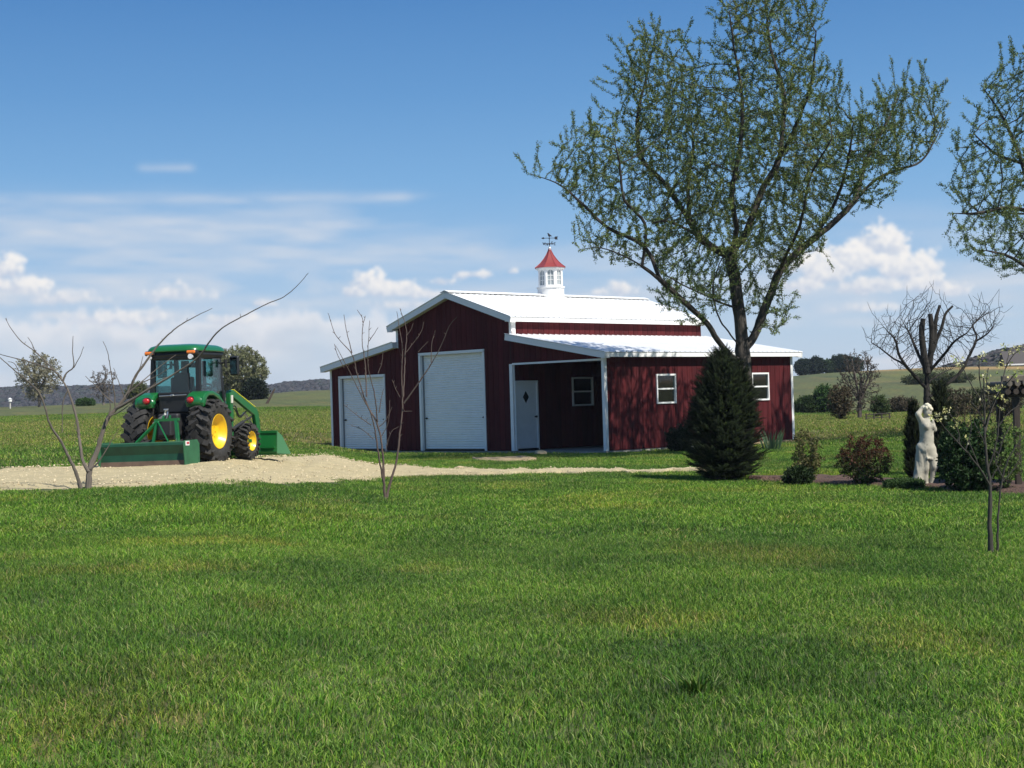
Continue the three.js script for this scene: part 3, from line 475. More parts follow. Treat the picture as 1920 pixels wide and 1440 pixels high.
// ---------------------------------------------------------------- the tractor (local axes: x to its right, y up, -z forward; origin under the rear axle)
const paintG = phys(rgb(0.008, 0.125, 0.028), 0.34, { clearcoat: 0.6, clearcoatRoughness: 0.15 });
const bladeTex = tex(256, (x, y) => { const t = 0.75 + 0.5 * (fbm(x * 8, y * 8, 4, 131, 8) - 0.4); return [t, t, t]; });
const paintD = phys(rgb(0.006, 0.062, 0.027), 0.55, { map: bladeTex });
const dustTex = tex(256, (x, y) => { const n = fbm(x * 8, y * 8, 5, 141, 8), m = smoothstep(n, 0.48, 0.74); return [mix(1, 0.80, m), mix(1, 0.80, m), mix(1, 1.0, m)]; });
const paintY = phys(rgb(0.80, 0.50, 0.006), 0.45, { map: dustTex, clearcoat: 0.4, clearcoatRoughness: 0.2 });
const rubberTex = tex(256, (x, y) => { const t = 0.7 + 0.7 * (fbm(x * 16, y * 16, 4, 137, 16) - 0.35); return [t, t * 0.98, t * 0.94]; });
const rubber = std(rgb(0.034, 0.033, 0.032), 0.82, { map: rubberTex });
const plastic = std(rgb(0.014, 0.015, 0.016), 0.5), iron2 = std(rgb(0.022, 0.022, 0.024), 0.6);
const tintGlass = phys(rgb(0.58, 0.78, 0.78), 0.03, { transmission: 1, thickness: 0, ior: 1.5, side: THREE.DoubleSide });
const bright = phys(rgb(0.62, 0.62, 0.60), 0.3, { metalness: 0.9 }), redLens = phys(rgb(0.45, 0.012, 0.012), 0.2, { clearcoat: 1 }), amber = phys(rgb(0.85, 0.20, 0.01), 0.2, { clearcoat: 1 }), lampWhite = phys(rgb(0.75, 0.76, 0.78), 0.15, { clearcoat: 1 });
const HEAD = 0.27;
const tp = ground(396, 866); tp.copy(at(396, 866, 31.6)); tp.y = gy(tp.x, tp.z);
// rear-axle centre line, a metre left of the near tyre's contact
const tractorAt = V(tp.x - Math.cos(HEAD) * 0.70, 0, tp.z - Math.sin(HEAD) * 0.70); tractorAt.y = gy(tractorAt.x, tractorAt.z) + 0.05;
const tractor = group('tractor'); tractor.position.copy(tractorAt); tractor.rotation.y = -HEAD;
tag(tractor, 'green compact tractor with enclosed cab, yellow wheel rims and front loader on the gravel', 'tractor');
function tyreGeo(R, W, r, lugs, lugH) {
  const prof = [[r, -W * 0.40], [r + 0.03, -W * 0.47], [r + (R - r) * 0.45, -W * 0.52], [R - 0.075, -W * 0.49], [R - 0.045, -W * 0.43], [R - lugH, -W * 0.25], [R - lugH + 0.006, 0], [R - lugH, W * 0.25], [R - 0.045, W * 0.43], [R - 0.075, W * 0.49], [r + (R - r) * 0.45, W * 0.52], [r + 0.03, W * 0.47], [r, W * 0.40]];
  const body = new THREE.LatheGeometry(prof.map(([a, b]) => new THREE.Vector2(a, b)), 48).rotateZ(-Math.PI / 2);
  const out = [body], lw = (2 * Math.PI * R / lugs) * 0.46;
  for (let i = 0; i < lugs; i++) for (const s of [-1, 1]) {
    const a = (i + (s > 0 ? 0.5 : 0)) / lugs * Math.PI * 2;
    // the bar from the middle out to the shoulder, then down the side
    const P = (x, rad, ang) => V(s * x, Math.cos(ang) * rad, Math.sin(ang) * rad), A = P(-0.02, R - lugH * 0.5, a), B = P(W * 0.26, R - lugH * 0.5, a + 0.17), C = P(W * 0.49, R - lugH * 0.75, a + 0.26), Dd = P(W * 0.535, R - 0.115, a + 0.30);
    out.push(bar(A, B, lw, lugH), bar(B, C, lw * 1.02, lugH * 0.98), bar(C, Dd, lw, 0.03));
  }
  return metreUV(join(out), 1.3);
}
function rimGeo(r, W, dish) {
  const p = [[0.02, dish], [r * 0.30, dish], [r * 0.33, dish + 0.012], [r * 0.62, dish + 0.02], [r * 0.74, dish + 0.05], [r * 0.84, W * 0.30], [r * 0.93, W * 0.36], [r * 0.98, W * 0.44], [r * 1.03, W * 0.46], [r * 1.04, W * 0.43], [r * 0.99, W * 0.36], [r * 0.97, -W * 0.36], [r * 1.03, -W * 0.46], [r * 0.97, -W * 0.43], [r * 0.9, -W * 0.3], [r * 0.88, dish - 0.02], [r * 0.3, dish - 0.02], [0.02, dish - 0.02]];
  return new THREE.LatheGeometry(p.map(([a, b]) => new THREE.Vector2(a, b)), 48).rotateZ(-Math.PI / 2);
}
function wheel(name, x, y, z, R, W, r, lugs, lugH, dish, side, spin) {
  const w = group(name, tractor); w.position.set(x, y, z); if (side < 0) w.rotation.y = Math.PI; 
  mesh('tyre', tyreGeo(R, W, r, lugs, lugH).rotateX(spin), rubber, w); mesh('rim', rimGeo(r, W, dish), paintY, w);
  mesh('hub', join(rod(V(dish - 0.02, 0, 0), V(dish + (r < 0.3 ? 0.10 : 0.04), 0, 0), r * 0.24, r * 0.2, 20)), r < 0.3 ? paintG : paintY, w);
  const n = 8, bolt = []; for (let i = 0; i < n; i++) { const a = i / n * 6.283; bolt.push(rod(V(dish, Math.cos(a) * r * 0.42, Math.sin(a) * r * 0.42), V(dish + 0.03, Math.cos(a) * r * 0.42, Math.sin(a) * r * 0.42), 0.016, 0.016, 6)); } mesh('bolt_ring', join(bolt), paintY, w);
}
for (const s of [-1, 1]) { wheel('rear_wheel', s * 0.70, 0.60, 0, 0.625, 0.44, 0.335, 18, 0.06, 0.02, s, 0.1 + s * 0.05); wheel('front_wheel', s * 0.64, 0.355, -1.78, 0.37, 0.30, 0.20, 18, 0.036, 0.015, s, 0.2); }
const XY = (pts, d, z, b = 0.012) => plate(pts, d, b, z);                      // outline across the tractor
const ZY = (pts, d, x, b = 0.012) => plate(pts.map(([z, y]) => [-z, y]), d, b).rotateY(Math.PI / 2).translate(x, 0, 0);   // outline seen from its right: (z, y), d thick from x
// body under the cab, transmission and hood
mesh('chassis', join(rb(0.46, 0.52, 1.0, 0.05, 0, 0.72, -0.05), rb(0.34, 0.34, 1.6, 0.04, 0, 0.62, -1.2), rb(0.98, 0.3, 0.34, 0.05, 0, 0.60, 0), rb(0.92, 0.55, 0.4, 0.05, 0, 0.72, -0.2), rb(0.30, 0.34, 0.2, 0.04, 0, 0.70, 0.5), bx(1.08, 0.12, 0.14, 0, 0.355, -1.78), bx(1.02, 0.06, 0.9, 0, 0.93, -0.35)), iron2, tractor);
mesh('hood', ZY([[-0.95, 0.80], [-2.02, 0.74], [-2.08, 0.92], [-2.04, 1.10], [-1.90, 1.18], [-0.95, 1.34]], 0.52, -0.26, 0.06), paintG, tractor);
mesh('grille', rb(0.40, 0.30, 0.03, 0.01, 0, 0.92, -2.09), plastic, tractor);
// fenders: a curved skin over each rear wheel with a rounded back
for (const s of [-1, 1]) {
  const f = group('fender', tractor), arc = [], R = 0.80; for (let i = 0; i <= 14; i++) { const a = mix(-0.30, 2.05, i / 14); arc.push([Math.cos(a) * R * 0.86 , 0.60 + Math.sin(a) * R]); }
  const inner = arc.slice().reverse().map(([z, y]) => [z * 0.94, 0.60 + (y - 0.60) * 0.945]);
  mesh('fender_skin', ZY([[0.36, 1.10], [0.38, 1.18], [0.35, 1.28], [0.26, 1.36], [0.12, 1.405], [-0.08, 1.41], [-0.34, 1.34], [-0.56, 1.18], [-0.68, 0.96], [-0.62, 0.95], [-0.50, 1.12], [-0.30, 1.25], [-0.08, 1.32], [0.10, 1.315], [0.20, 1.27], [0.25, 1.19], [0.25, 1.10]], 0.40, s > 0 ? 0.36 : -0.76, 0.028), paintG, f);
  mesh('fender_tail', new THREE.SphereGeometry(1, 24, 16).scale(0.215, 0.125, 0.10).translate(s * 0.54, 1.20, 0.31), paintG, f);
  mesh('tail_light', new THREE.SphereGeometry(1, 20, 12).scale(0.075, 0.062, 0.05).translate(s * 0.48, 1.235, 0.405), redLens, f);
  mesh('light_housing', new THREE.CylinderGeometry(0.088, 0.095, 0.05, 20).scale(1, 1, 0.84).rotateX(Math.PI / 2).translate(s * 0.48, 1.235, 0.38), plastic, f);
}
mesh('rear_panel', join(rb(0.66, 0.36, 0.06, 0.02, 0, 1.18, 0.14), rb(0.7, 0.05, 0.1, 0.015, 0, 1.375, 0.12)), plastic, tractor);
mesh('rear_handrail', join(rod(V(-0.30, 1.33, 0.20), V(0.30, 1.345, 0.20), 0.012), rod(V(-0.05, 1.335, 0.205), V(0.02, 1.345, 0.205), 0.022)), bright, tractor);
// cab: four posts, sills and headers, panes set in between, roof with a rounded rim
const zr = 0.04, zf = -1.06, zb = -0.50, hw = 0.51, yt = 2.12;
for (const s of [-1, 1]) {
  mesh('cab_post', bar(V(s * hw, 1.30, zr + 0.04), V(s * (hw - 0.02), yt, zr - 0.02), 0.085, 0.09), plastic, tractor);
  mesh('cab_post', bar(V(s * hw, 0.86, zf), V(s * (hw - 0.03), yt, zf + 0.16), 0.07, 0.08), plastic, tractor);
  mesh('cab_sill', join(bar(V(s * hw, 1.36, zr), V(s * hw, 1.36, zb), 0.07, 0.06), bar(V(s * hw, 1.36, zb), V(s * hw, 0.90, zb - 0.22), 0.06, 0.06), bar(V(s * hw, 0.88, zb - 0.21), V(s * hw, 0.88, zf), 0.06, 0.06)), plastic, tractor);
  mesh('side_window', ZY([[zr - 0.02, 1.385], [zb, 1.385], [zb - 0.20, 0.92], [zf + 0.03, 0.92], [zf + 0.18, yt - 0.02], [zr - 0.05, yt - 0.02]], 0.008, s * (hw + 0.004), 0), tintGlass, tractor);
  mesh('door_handle', rb(0.03, 0.05, 0.14, 0.01, s * (hw + 0.03), 1.30, -0.62), plastic, tractor);
}
mesh('cab_header', join(rb(1.06, 0.10, 0.07, 0.02, 0, yt - 0.0, zr - 0.01), rb(1.02, 0.10, 0.07, 0.02, 0, yt, zf + 0.17), rb(0.06, 0.10, 1.0, 0.02, 0.5, yt, -0.45), rb(0.06, 0.10, 1.0, 0.02, -0.5, yt, -0.45)), plastic, tractor);
mesh('rear_window', XY([[-hw + 0.05, 1.37], [hw - 0.05, 1.37], [hw - 0.06, yt - 0.03], [-hw + 0.06, yt - 0.03]], 0.008, zr + 0.012, 0), tintGlass, tractor);
mesh('windscreen', XY([[-hw + 0.04, 0.92], [hw - 0.04, 0.92], [hw - 0.06, yt - 0.03], [-hw + 0.06, yt - 0.03]], 0.008, 0, 0).rotateX(0.13).translate(0, -0.0, zf - 0.09), tintGlass, tractor);
mesh('wiper', join(rod(V(0.30, 1.45, zr + 0.045), V(0.27, 1.88, zr + 0.035), 0.008), rb(0.05, 0.07, 0.05, 0.01, 0.30, 1.92, zr + 0.03)), plastic, tractor);
const roof = group('cab_roof', tractor);
{
  const ring = (k, y, dz = 0) => { const n = 40, o = []; for (let i = 0; i < n; i++) { const a = i / n * 6.283, e = 0.34, cx = Math.sign(Math.cos(a)) * Math.abs(Math.cos(a)) ** e, cz = Math.sign(Math.sin(a)) * Math.abs(Math.sin(a)) ** e; o.push([cx * 0.60 * k, y, cz * 0.70 * k - 0.44 + dz]); } return o; };
  const shell = (rs) => { const n = 40, pos = rs.flat(2), idx = []; for (let i = 0; i < rs.length - 1; i++) for (let j = 0; j < n; j++) { const a = i * n + j, b = i * n + (j + 1) % n; idx.push(a, a + n, b, b, a + n, b + n); } const t = rs[0].length; const c0 = pos.length / 3; pos.push(0, rs.at(-1)[0][1], -0.44); for (let j = 0; j < n; j++) idx.push((rs.length - 1) * n + j, c0, (rs.length - 1) * n + (j + 1) % n); const g = new THREE.BufferGeometry(); g.setAttribute('position', new THREE.Float32BufferAttribute(pos, 3)); g.setIndex(idx); g.computeVertexNormals(); return g; };
  mesh('roof_shell', shell([ring(0.96, 2.205), ring(1.0, 2.215), ring(1.0, 2.235), ring(0.975, 2.275), ring(0.92, 2.315), ring(0.80, 2.345), ring(0.55, 2.365), ring(0.2, 2.37)]), paintG, roof);
  mesh('roof_lining', shell([ring(0.90, 2.10), ring(0.95, 2.13), ring(0.965, 2.21)]), plastic, roof);
  mesh('rear_visor', rb(0.98, 0.16, 0.10, 0.03, 0, 2.135, 0.15), plastic, roof);
  for (const s of [-1, 1]) {
    mesh('light_pod', rb(0.22, 0.10, 0.16, 0.04, s * 0.46, 2.185, 0.20), plastic, roof);
    mesh('turn_signal', rb(0.185, 0.062, 0.05, 0.024, s * 0.46, 2.19, 0.28), amber, roof);
    mesh('work_light', new THREE.CylinderGeometry(0.052, 0.045, 0.06, 18).rotateX(Math.PI / 2).translate(s * 0.455, 2.10, 0.275), lampWhite, roof);
  }
}
// inside: seat, wheel, console
mesh('seat', join(rb(0.50, 0.52, 0.13, 0.05, 0.02, 1.45, -0.20), rb(0.50, 0.14, 0.46, 0.05, 0.02, 1.16, -0.42), rb(0.34, 0.16, 0.09, 0.04, 0.02, 1.72, -0.18)), plastic, tractor);
mesh('steering_wheel', join(new THREE.TorusGeometry(0.17, 0.017, 10, 32).rotateX(-1.0).translate(0.22, 1.47, -0.72), rod(V(0.22, 1.47, -0.72), V(0.2, 1.15, -0.9), 0.03), bar(V(0.06, 1.47, -0.72), V(0.38, 1.47, -0.72), 0.03)), plastic, tractor);
mesh('console', join(rb(0.42, 0.36, 0.24, 0.05, 0.1, 1.13, -0.92), bx(0.99, 0.06, 1.0, 0, 0.97, -0.5), rb(0.12, 0.3, 0.5, 0.03, 0.38, 1.2, -0.3), rb(0.12, 0.3, 0.5, 0.03, -0.38, 1.2, -0.3)), plastic, tractor);
mesh('exhaust_stack', join(rod(V(0.04, 1.25, -1.12), V(0.04, 2.05, -1.12), 0.045), new THREE.SphereGeometry(0.10, 16, 10).scale(1.5, 0.55, 0.6).translate(0.02, 1.96, -0.72)), plastic, tractor);
mesh('sun_blind', rb(0.18, 0.26, 0.015, 0.02, -0.20, 1.92, -0.75), std(rgb(0.05, 0.07, 0.06), 0.5), tractor);
// mirrors
for (const s of [-1, 1]) {
  const m = group('mirror', tractor), x = s * 0.80, z = zf + 0.12;
  mesh('mirror_arm', join(rod(V(s * 0.5, 1.98, z), V(s * 0.64, 2.0, z), 0.022), rod(V(s * 0.62, 1.90, z), V(s * 0.62, 2.06, z), 0.03), rod(V(s * 0.62, 2.0, z), V(x, 1.98, z), 0.014)), plastic, m);
  mesh('mirror_case', rb(0.205, 0.40, 0.085, 0.04, x + s * 0.02, 1.92, z), plastic, m); mesh('mirror_glass', rb(0.16, 0.345, 0.012, 0.004, x + s * 0.02, 1.92, z + 0.042), phys(rgb(0.10, 0.11, 0.115), 0.06, { metalness: 1 }), m);
}
// loader: uprights, bent arms, cylinders and bucket
const ld = [];
for (const s of [-1, 1]) {
  const a = group('loader_arm', tractor), x = s * 0.60; a.position.set(0, -0.04, -0.12);
  mesh('loader_upright', ZY([[-0.93, 0.52], [-1.05, 0.52], [-1.06, 0.95], [-1.06, 1.38], [-0.99, 1.46], [-0.92, 1.40], [-0.95, 0.95]], 0.10, x - 0.05, 0.014), paintG, a);
  mesh('boom', ZY([[-0.97, 1.45], [-1.03, 1.35], [-2.12, 0.93], [-2.27, 0.50], [-2.36, 0.36], [-2.44, 0.42], [-2.33, 0.96], [-2.24, 1.06], [-1.08, 1.47]], 0.085, x - 0.042, 0.014), paintG, a);
  mesh('boom_stripe', bar(V(x, 1.44 + 0.035, -1.16), V(x, 1.075 + 0.035, -2.18), 0.06, 0.012), std(rgb(0.75, 0.66, 0.05), 0.5), a);
  mesh('lift_cylinder', join(rod(V(x, 0.66, -1.10), V(x, 0.80, -1.62), 0.035), rod(V(x, 0.80, -1.62), V(x, 0.90, -2.02), 0.02)), iron2, a);
  mesh('bucket_cylinder', join(rod(V(x * 0.82, 0.98, -1.9), V(x * 0.82, 0.70, -2.32), 0.03), rod(V(x * 0.82, 0.70, -2.32), V(x * 0.82, 0.5, -2.52), 0.018)), bright, a);
  mesh('pivot_plate', join(ZY([[-0.95, 1.20], [-1.02, 1.20], [-1.03, 1.36], [-0.95, 1.36]], 0.02, x + s * 0.05, 0.003)), std(rgb(0.62, 0.60, 0.52), 0.6), a);
}
for (const [i, s] of [[0, 1], [1, 1], [2, -1]]) mesh('hose', new THREE.TubeGeometry(new THREE.CatmullRomCurve3([V(s * 0.55, 0.95, -1.06), V(s * (0.60 + i * 0.02), 1.05 + i * 0.05, -1.3), V(s * 0.585, 0.86 + i * 0.03, -1.6), V(s * 0.58, 0.98, -1.95)]), 24, 0.014, 6), plastic, tractor);
mesh('loader_cross_tube', rod(V(-0.5, 0.55, -2.25), V(0.5, 0.55, -2.25), 0.05), paintG, tractor);
{
  const b = group('bucket', tractor), hwB = 1.03, prof = [[-2.50, 0.52], [-2.46, 0.10], [-2.56, 0.03], [-3.14, 0.02], [-3.14, 0.045], [-2.60, 0.065], [-2.51, 0.13], [-2.535, 0.50]];
  mesh('bucket_shell', ZY(prof, 2 * hwB, -hwB, 0.004), paintG, b);
  mesh('bucket_back_rail', join(bx(2 * hwB, 0.05, 0.05, 0, 0.525, -2.50), bx(2 * hwB - 0.1, 0.04, 0.04, 0, 0.20, -2.45), bx(0.05, 0.4, 0.05, 0.62, 0.3, -2.45), bx(0.05, 0.4, 0.05, -0.62, 0.3, -2.45)), paintG, b);
  for (const s of [-1, 1]) mesh('bucket_side', ZY([[-2.49, 0.53], [-2.46, 0.06], [-3.12, 0.02], [-3.16, 0.05], [-2.72, 0.44]], 0.022, s * hwB - 0.011, 0.003), phys(rgb(0.06, 0.20, 0.09), 0.5), b);
  mesh('cutting_edge', bx(2 * hwB, 0.022, 0.14, 0, 0.03, -3.12), std(rgb(0.34, 0.31, 0.24), 0.6, { metalness: 0.4 }), b);
}
// three-point arms and top link
mesh('lift_arm', rod(V(-0.34, 0.45, 0.45), V(-0.40, 0.38, 1.05), 0.03), iron2, tractor); mesh('lift_arm', rod(V(0.34, 0.45, 0.45), V(0.40, 0.38, 1.05), 0.03), iron2, tractor);
mesh('top_link', join(rod(V(0.02, 0.98, 0.52), V(0.05, 0.80, 1.1), 0.026), rb(0.10, 0.035, 0.035, 0.01, 0.03, 1.06, 0.55), bar(V(0.03, 1.06, 0.56), V(-0.02, 0.90, 0.58), 0.03), bar(V(0.075, 1.02, 0.56), V(0.055, 0.88, 0.58), 0.022)), bright, tractor);

// the box blade hitched behind
const bladeGrp = group('box_blade'); { const p = V(0, 0, 1.42).applyEuler(new THREE.Euler(0, -HEAD, 0)).add(tractorAt); p.y = gy(p.x, p.z) + 0.03; bladeGrp.position.copy(p); } bladeGrp.rotation.y = -HEAD; bladeGrp.rotation.z = 0.012;
tag(bladeGrp, 'dark green box blade with dirt-rubbed lower edge hitched behind the tractor', 'box blade');
{
  const b = bladeGrp, hwB = 0.91;
  mesh('moldboard', ZY([[0.0, 0.46], [0.035, 0.465], [0.06, 0.42], [0.02, 0.25], [0.055, 0.10], [0.035, 0.10], [-0.01, 0.25], [0.02, 0.42]], 2 * hwB, -hwB, 0.004), paintD, b);
  mesh('top_lip', bx(2 * hwB, 0.02, 0.05, 0, 0.475, 0.01), phys(rgb(0.05, 0.16, 0.09), 0.5), b);
  mesh('worn_edge', ZY([[0.058, 0.125], [0.075, 0.02], [0.045, 0.0], [0.03, 0.125]], 2 * hwB, -hwB, 0.003), std(rgb(0.15, 0.10, 0.07), 0.8, { map: bladeTex }), b);
  for (const s of [-1, 1]) mesh('end_plate', ZY([[0.12, 0.03], [0.145, 0.40], [0.10, 0.50], [-0.42, 0.50], [-0.50, 0.42], [-0.50, 0.05], [-0.44, 0.0], [0.08, 0.0]], 0.022, s * hwB - 0.011, 0.004), phys(rgb(0.03, 0.14, 0.06), 0.5, { map: bladeTex }), b);
  mesh('sticker', rb(0.16, 0.085, 0.006, 0.002).rotateY(Math.PI / 2).translate(hwB + 0.014, 0.44, 0.0), std(rgb(0.75, 0.74, 0.72), 0.4), b); mesh('sticker_print', bx(0.004, 0.04, 0.10, hwB + 0.0185, 0.445, -0.01), std(rgb(0.45, 0.03, 0.05), 0.5), b);
  const X = 0.36;  // the frame stands on the tractor's centre line
  mesh('hitch_frame', join(bar(V(X - 0.27, 0.45, -0.20), V(X - 0.20, 0.90, -0.28), 0.05), bar(V(X + 0.27, 0.35, -0.20), V(X + 0.20, 0.90, -0.28), 0.06), bar(V(X - 0.26, 0.90, -0.28), V(X + 0.26, 0.90, -0.28), 0.055), bar(V(-0.4, 0.30, -0.26), V(X + 0.45, 0.30, -0.26), 0.08), bar(V(X - 0.09, 0.98, -0.33), V(X - 0.09, 0.88, -0.28), 0.03), bar(V(X + 0.05, 0.98, -0.33), V(X + 0.05, 0.88, -0.28), 0.03)), paintG, b);
  mesh('brace', bar(V(X - 0.21, 0.86, -0.26), V(X - 0.52, 0.47, 0.0), 0.065, 0.025), paintG, b); mesh('brace', bar(V(X - 0.17, 0.86, -0.26), V(X + 0.17, 0.47, 0.0), 0.065, 0.025), paintG, b);
  for (const x of [-0.6, -0.2, 0.2, 0.6]) mesh('ripper_shank', bx(0.03, 0.36, 0.07, x, 0.24, -0.3), iron2, b);
}
// ---------------------------------------------------------------- trees and shrubs
const barkTex = tex(512, (x, y) => { const r = fbm(x * 24, y * 5, 5, 151, 0), t = 0.55 + 0.9 * (r - 0.2); return [t, t * 0.98, t * 0.95]; });
const barkDark = std(rgb(0.060, 0.052, 0.044), 0.95, { map: barkTex, bumpMap: barkTex, bumpScale: 0.03 });
const barkGrey = std(rgb(0.17, 0.145, 0.12), 0.9, { map: barkTex, bumpMap: barkTex, bumpScale: 0.01 });
const barkBrown = std(rgb(0.10, 0.072, 0.055), 0.9, { map: barkTex });
const leafOf = (r = 0.7) => phys(0xffffff, r, { vertexColors: true, side: THREE.DoubleSide, transmission: 0.36, thickness: 0, specularIntensity: 0.2 });
const leafM = leafOf();
// branches that grow towards points scattered through a crown; limbs: polylines of [Vector3...] to start from
function grow(limbs, attract, o) {
  const { step, infl, kill, seed = 1, up = 0.1, maxNodes = 30000 } = o, R = rngOf(seed), P = [], par = [], lim = [];
  const add = (p, k) => { P.push(p); par.push(k); lim.push(0); return P.length - 1; };
  limbs.forEach((l, li) => {
    let k; if (!li) k = add(l[0].clone(), -1); else { let b = 0, bd = 1e9; P.forEach((q, i) => { const d = q.distanceToSquared(l[0]); if (d < bd) { bd = d; b = i; } }); k = b; }
    let prev = P[k].clone(); const curve = l.length > 2 ? new THREE.CatmullRomCurve3([prev, ...l.slice(1)], false, 'centripetal') : new THREE.LineCurve3(prev, l[1]), L = curve.getLength(), n = Math.max(1, Math.round(L / step));
    for (let i = 1; i <= n; i++) { const p = curve.getPointAt(i / n); p.x += (R() - 0.5) * step * 0.12; p.z += (R() - 0.5) * step * 0.12; k = add(p, k); lim[k] = 1; }
  });
  const cell = infl, key = (x, y, z) => `${Math.floor(x / cell)},${Math.floor(y / cell)},${Math.floor(z / cell)}`, grid = new Map();
  const A = attract.map((p) => ({ p, n: -1, d: 1e9, live: true }));
  for (const a of A) { const k = key(a.p.x, a.p.y, a.p.z); if (!grid.has(k)) grid.set(k, []); grid.get(k).push(a); }
  const touch = (i) => { const p = P[i], cx = Math.floor(p.x / cell), cy = Math.floor(p.y / cell), cz = Math.floor(p.z / cell); for (let x = -1; x <= 1; x++) for (let y = -1; y <= 1; y++) for (let z = -1; z <= 1; z++) { const g = grid.get(`${cx + x},${cy + y},${cz + z}`); if (g) for (const a of g) if (a.live) { const d = a.p.distanceTo(p); if (d < kill) a.live = false; else if (d < infl && d < a.d) { a.d = d; a.n = i; } } } };
  for (let i = 0; i < P.length; i++) touch(i);
  const kids = new Map();
  for (let it = 0; it < 140 && P.length < maxNodes; it++) {
    const dir = new Map(); for (const a of A) if (a.live && a.n >= 0) { if (!dir.has(a.n)) dir.set(a.n, V(0, 0, 0)); dir.get(a.n).add(a.p.clone().sub(P[a.n]).normalize()); }
    if (!dir.size) break; let made = 0;
    for (const [i, d] of dir) { if ((kids.get(i) ?? 0) > 2) { for (const a of A) if (a.n === i) { a.n = -1; a.d = 1e9; } continue; } d.normalize(); d.x += (R() - 0.5) * 0.5; d.y += (R() - 0.5) * 0.4 + up; d.z += (R() - 0.5) * 0.5; d.normalize(); const p = P[i].clone().addScaledVector(d, step); kids.set(i, (kids.get(i) ?? 0) + 1); const k = add(p, i); touch(k); made++; }
    if (!made) break;
  }
  if (o.shoots) { // last year's straight shoots on the outer twigs
    const n = P.length, has = new Uint8Array(n); for (let i = 1; i < n; i++) if (par[i] >= 0) has[par[i]] = 1;
    for (let i = 1; i < n; i++) if (!has[i] && R() < o.shoots.p) { const d = P[i].clone().sub(P[par[i]]).normalize().multiplyScalar(0.7).add(V((R() - 0.5) * 0.7, o.shoots.up, (R() - 0.5) * 0.7)).normalize(), L = mix(o.shoots.a, o.shoots.b, R() ** 1.5), m = Math.max(2, Math.round(L / (step * 0.8))); let k = i; for (let j = 1; j <= m; j++) { d.y += 0.04; d.normalize(); k = add(P[k].clone().addScaledVector(d, L / m), k); } }
  }
  return { P, par, lim };
}
function branchGeo(T, { tip = 0.004, base = 0.2, e = 2.3, taperTo = 0, pow = 0.35 } = {}) {
  const { P, par } = T, n = P.length, r = new Float64Array(n), kids = P.map(() => []);
  for (let i = 1; i < n; i++) if (par[i] >= 0) kids[par[i]].push(i);
  const acc = new Float64Array(n); for (let i = n - 1; i >= 0; i--) { r[i] = kids[i].length ? acc[i] ** (1 / e) : tip; if (par[i] >= 0) acc[par[i]] += r[i] ** e + tip ** e * 0.12; }
  const k = (base - tip) / Math.max(1e-6, r[0] - tip); for (let i = 0; i < n; i++) r[i] = tip + (r[i] - tip) * (k > 1 ? mix(1, k, clamp((r[i] - tip) / (r[0] - tip), 0, 1) ** pow) : k);
  const pos = [], uv = [], idx = [], seen = new Uint8Array(n);
  const chain = (start) => { const c = par[start] >= 0 ? [par[start], start] : [start]; let i = start; seen[i] = 1; while (kids[i].length) { let b = kids[i][0]; for (const q of kids[i]) if (r[q] > r[b]) b = q; i = b; seen[i] = 1; c.push(i); } return c; };
  const order = [...P.keys()].sort((a, b) => r[b] - r[a] || a - b);
  for (const s of order) {
    if (seen[s]) continue; const c = chain(s); if (c.length < 2) continue;
    const r0 = r[c[1]] ?? r[c[0]], sides = r0 > 0.09 ? 12 : r0 > 0.03 ? 8 : r0 > 0.012 ? 5 : 3; let nx = V(1, 0, 0.3), len = 0; const o0 = pos.length / 3;
    c.forEach((i, j) => {
      const a = P[c[Math.max(0, j - 1)]], b = P[c[Math.min(c.length - 1, j + 1)]], t = b.clone().sub(a).normalize(); nx = nx.clone().addScaledVector(t, -nx.dot(t)); if (nx.lengthSq() < 1e-4) nx = V(0.3, 0.1, 1).addScaledVector(t, -V(0.3, 0.1, 1).dot(t)); nx.normalize(); const bn = t.clone().cross(nx); if (j) len += P[i].distanceTo(P[c[j - 1]]);
      const rad = j === 0 && par[s] >= 0 ? Math.min(r[i], r[c[1]] * 1.25) : j === c.length - 1 && taperTo >= 0 ? r[i] * 0.5 : r[i];
      for (let q = 0; q <= sides; q++) { const an = q / sides * 6.2832, f = rad > 0.06 ? 1 + 0.16 * (vnoise(q / sides * 5, len * 3, 7) - 0.5) : 1, x = Math.cos(an) * rad * f, y = Math.sin(an) * rad * f; pos.push(P[i].x + nx.x * x + bn.x * y, P[i].y + nx.y * x + bn.y * y, P[i].z + nx.z * x + bn.z * y); uv.push(q / sides * Math.max(1, Math.round(rad * 12)) * 0.5, len * 0.8); }
    });
    for (let j = 0; j < c.length - 1; j++) for (let q = 0; q < sides; q++) { const a = o0 + j * (sides + 1) + q, b = a + sides + 1; idx.push(a, a + 1, b, a + 1, b + 1, b); }
  }
  const g = new THREE.BufferGeometry(); g.setAttribute('position', new THREE.Float32BufferAttribute(pos, 3)); g.setAttribute('uv', new THREE.Float32BufferAttribute(uv, 2)); g.setIndex(idx); g.computeVertexNormals();
  return { geo: g, r, kids };
}
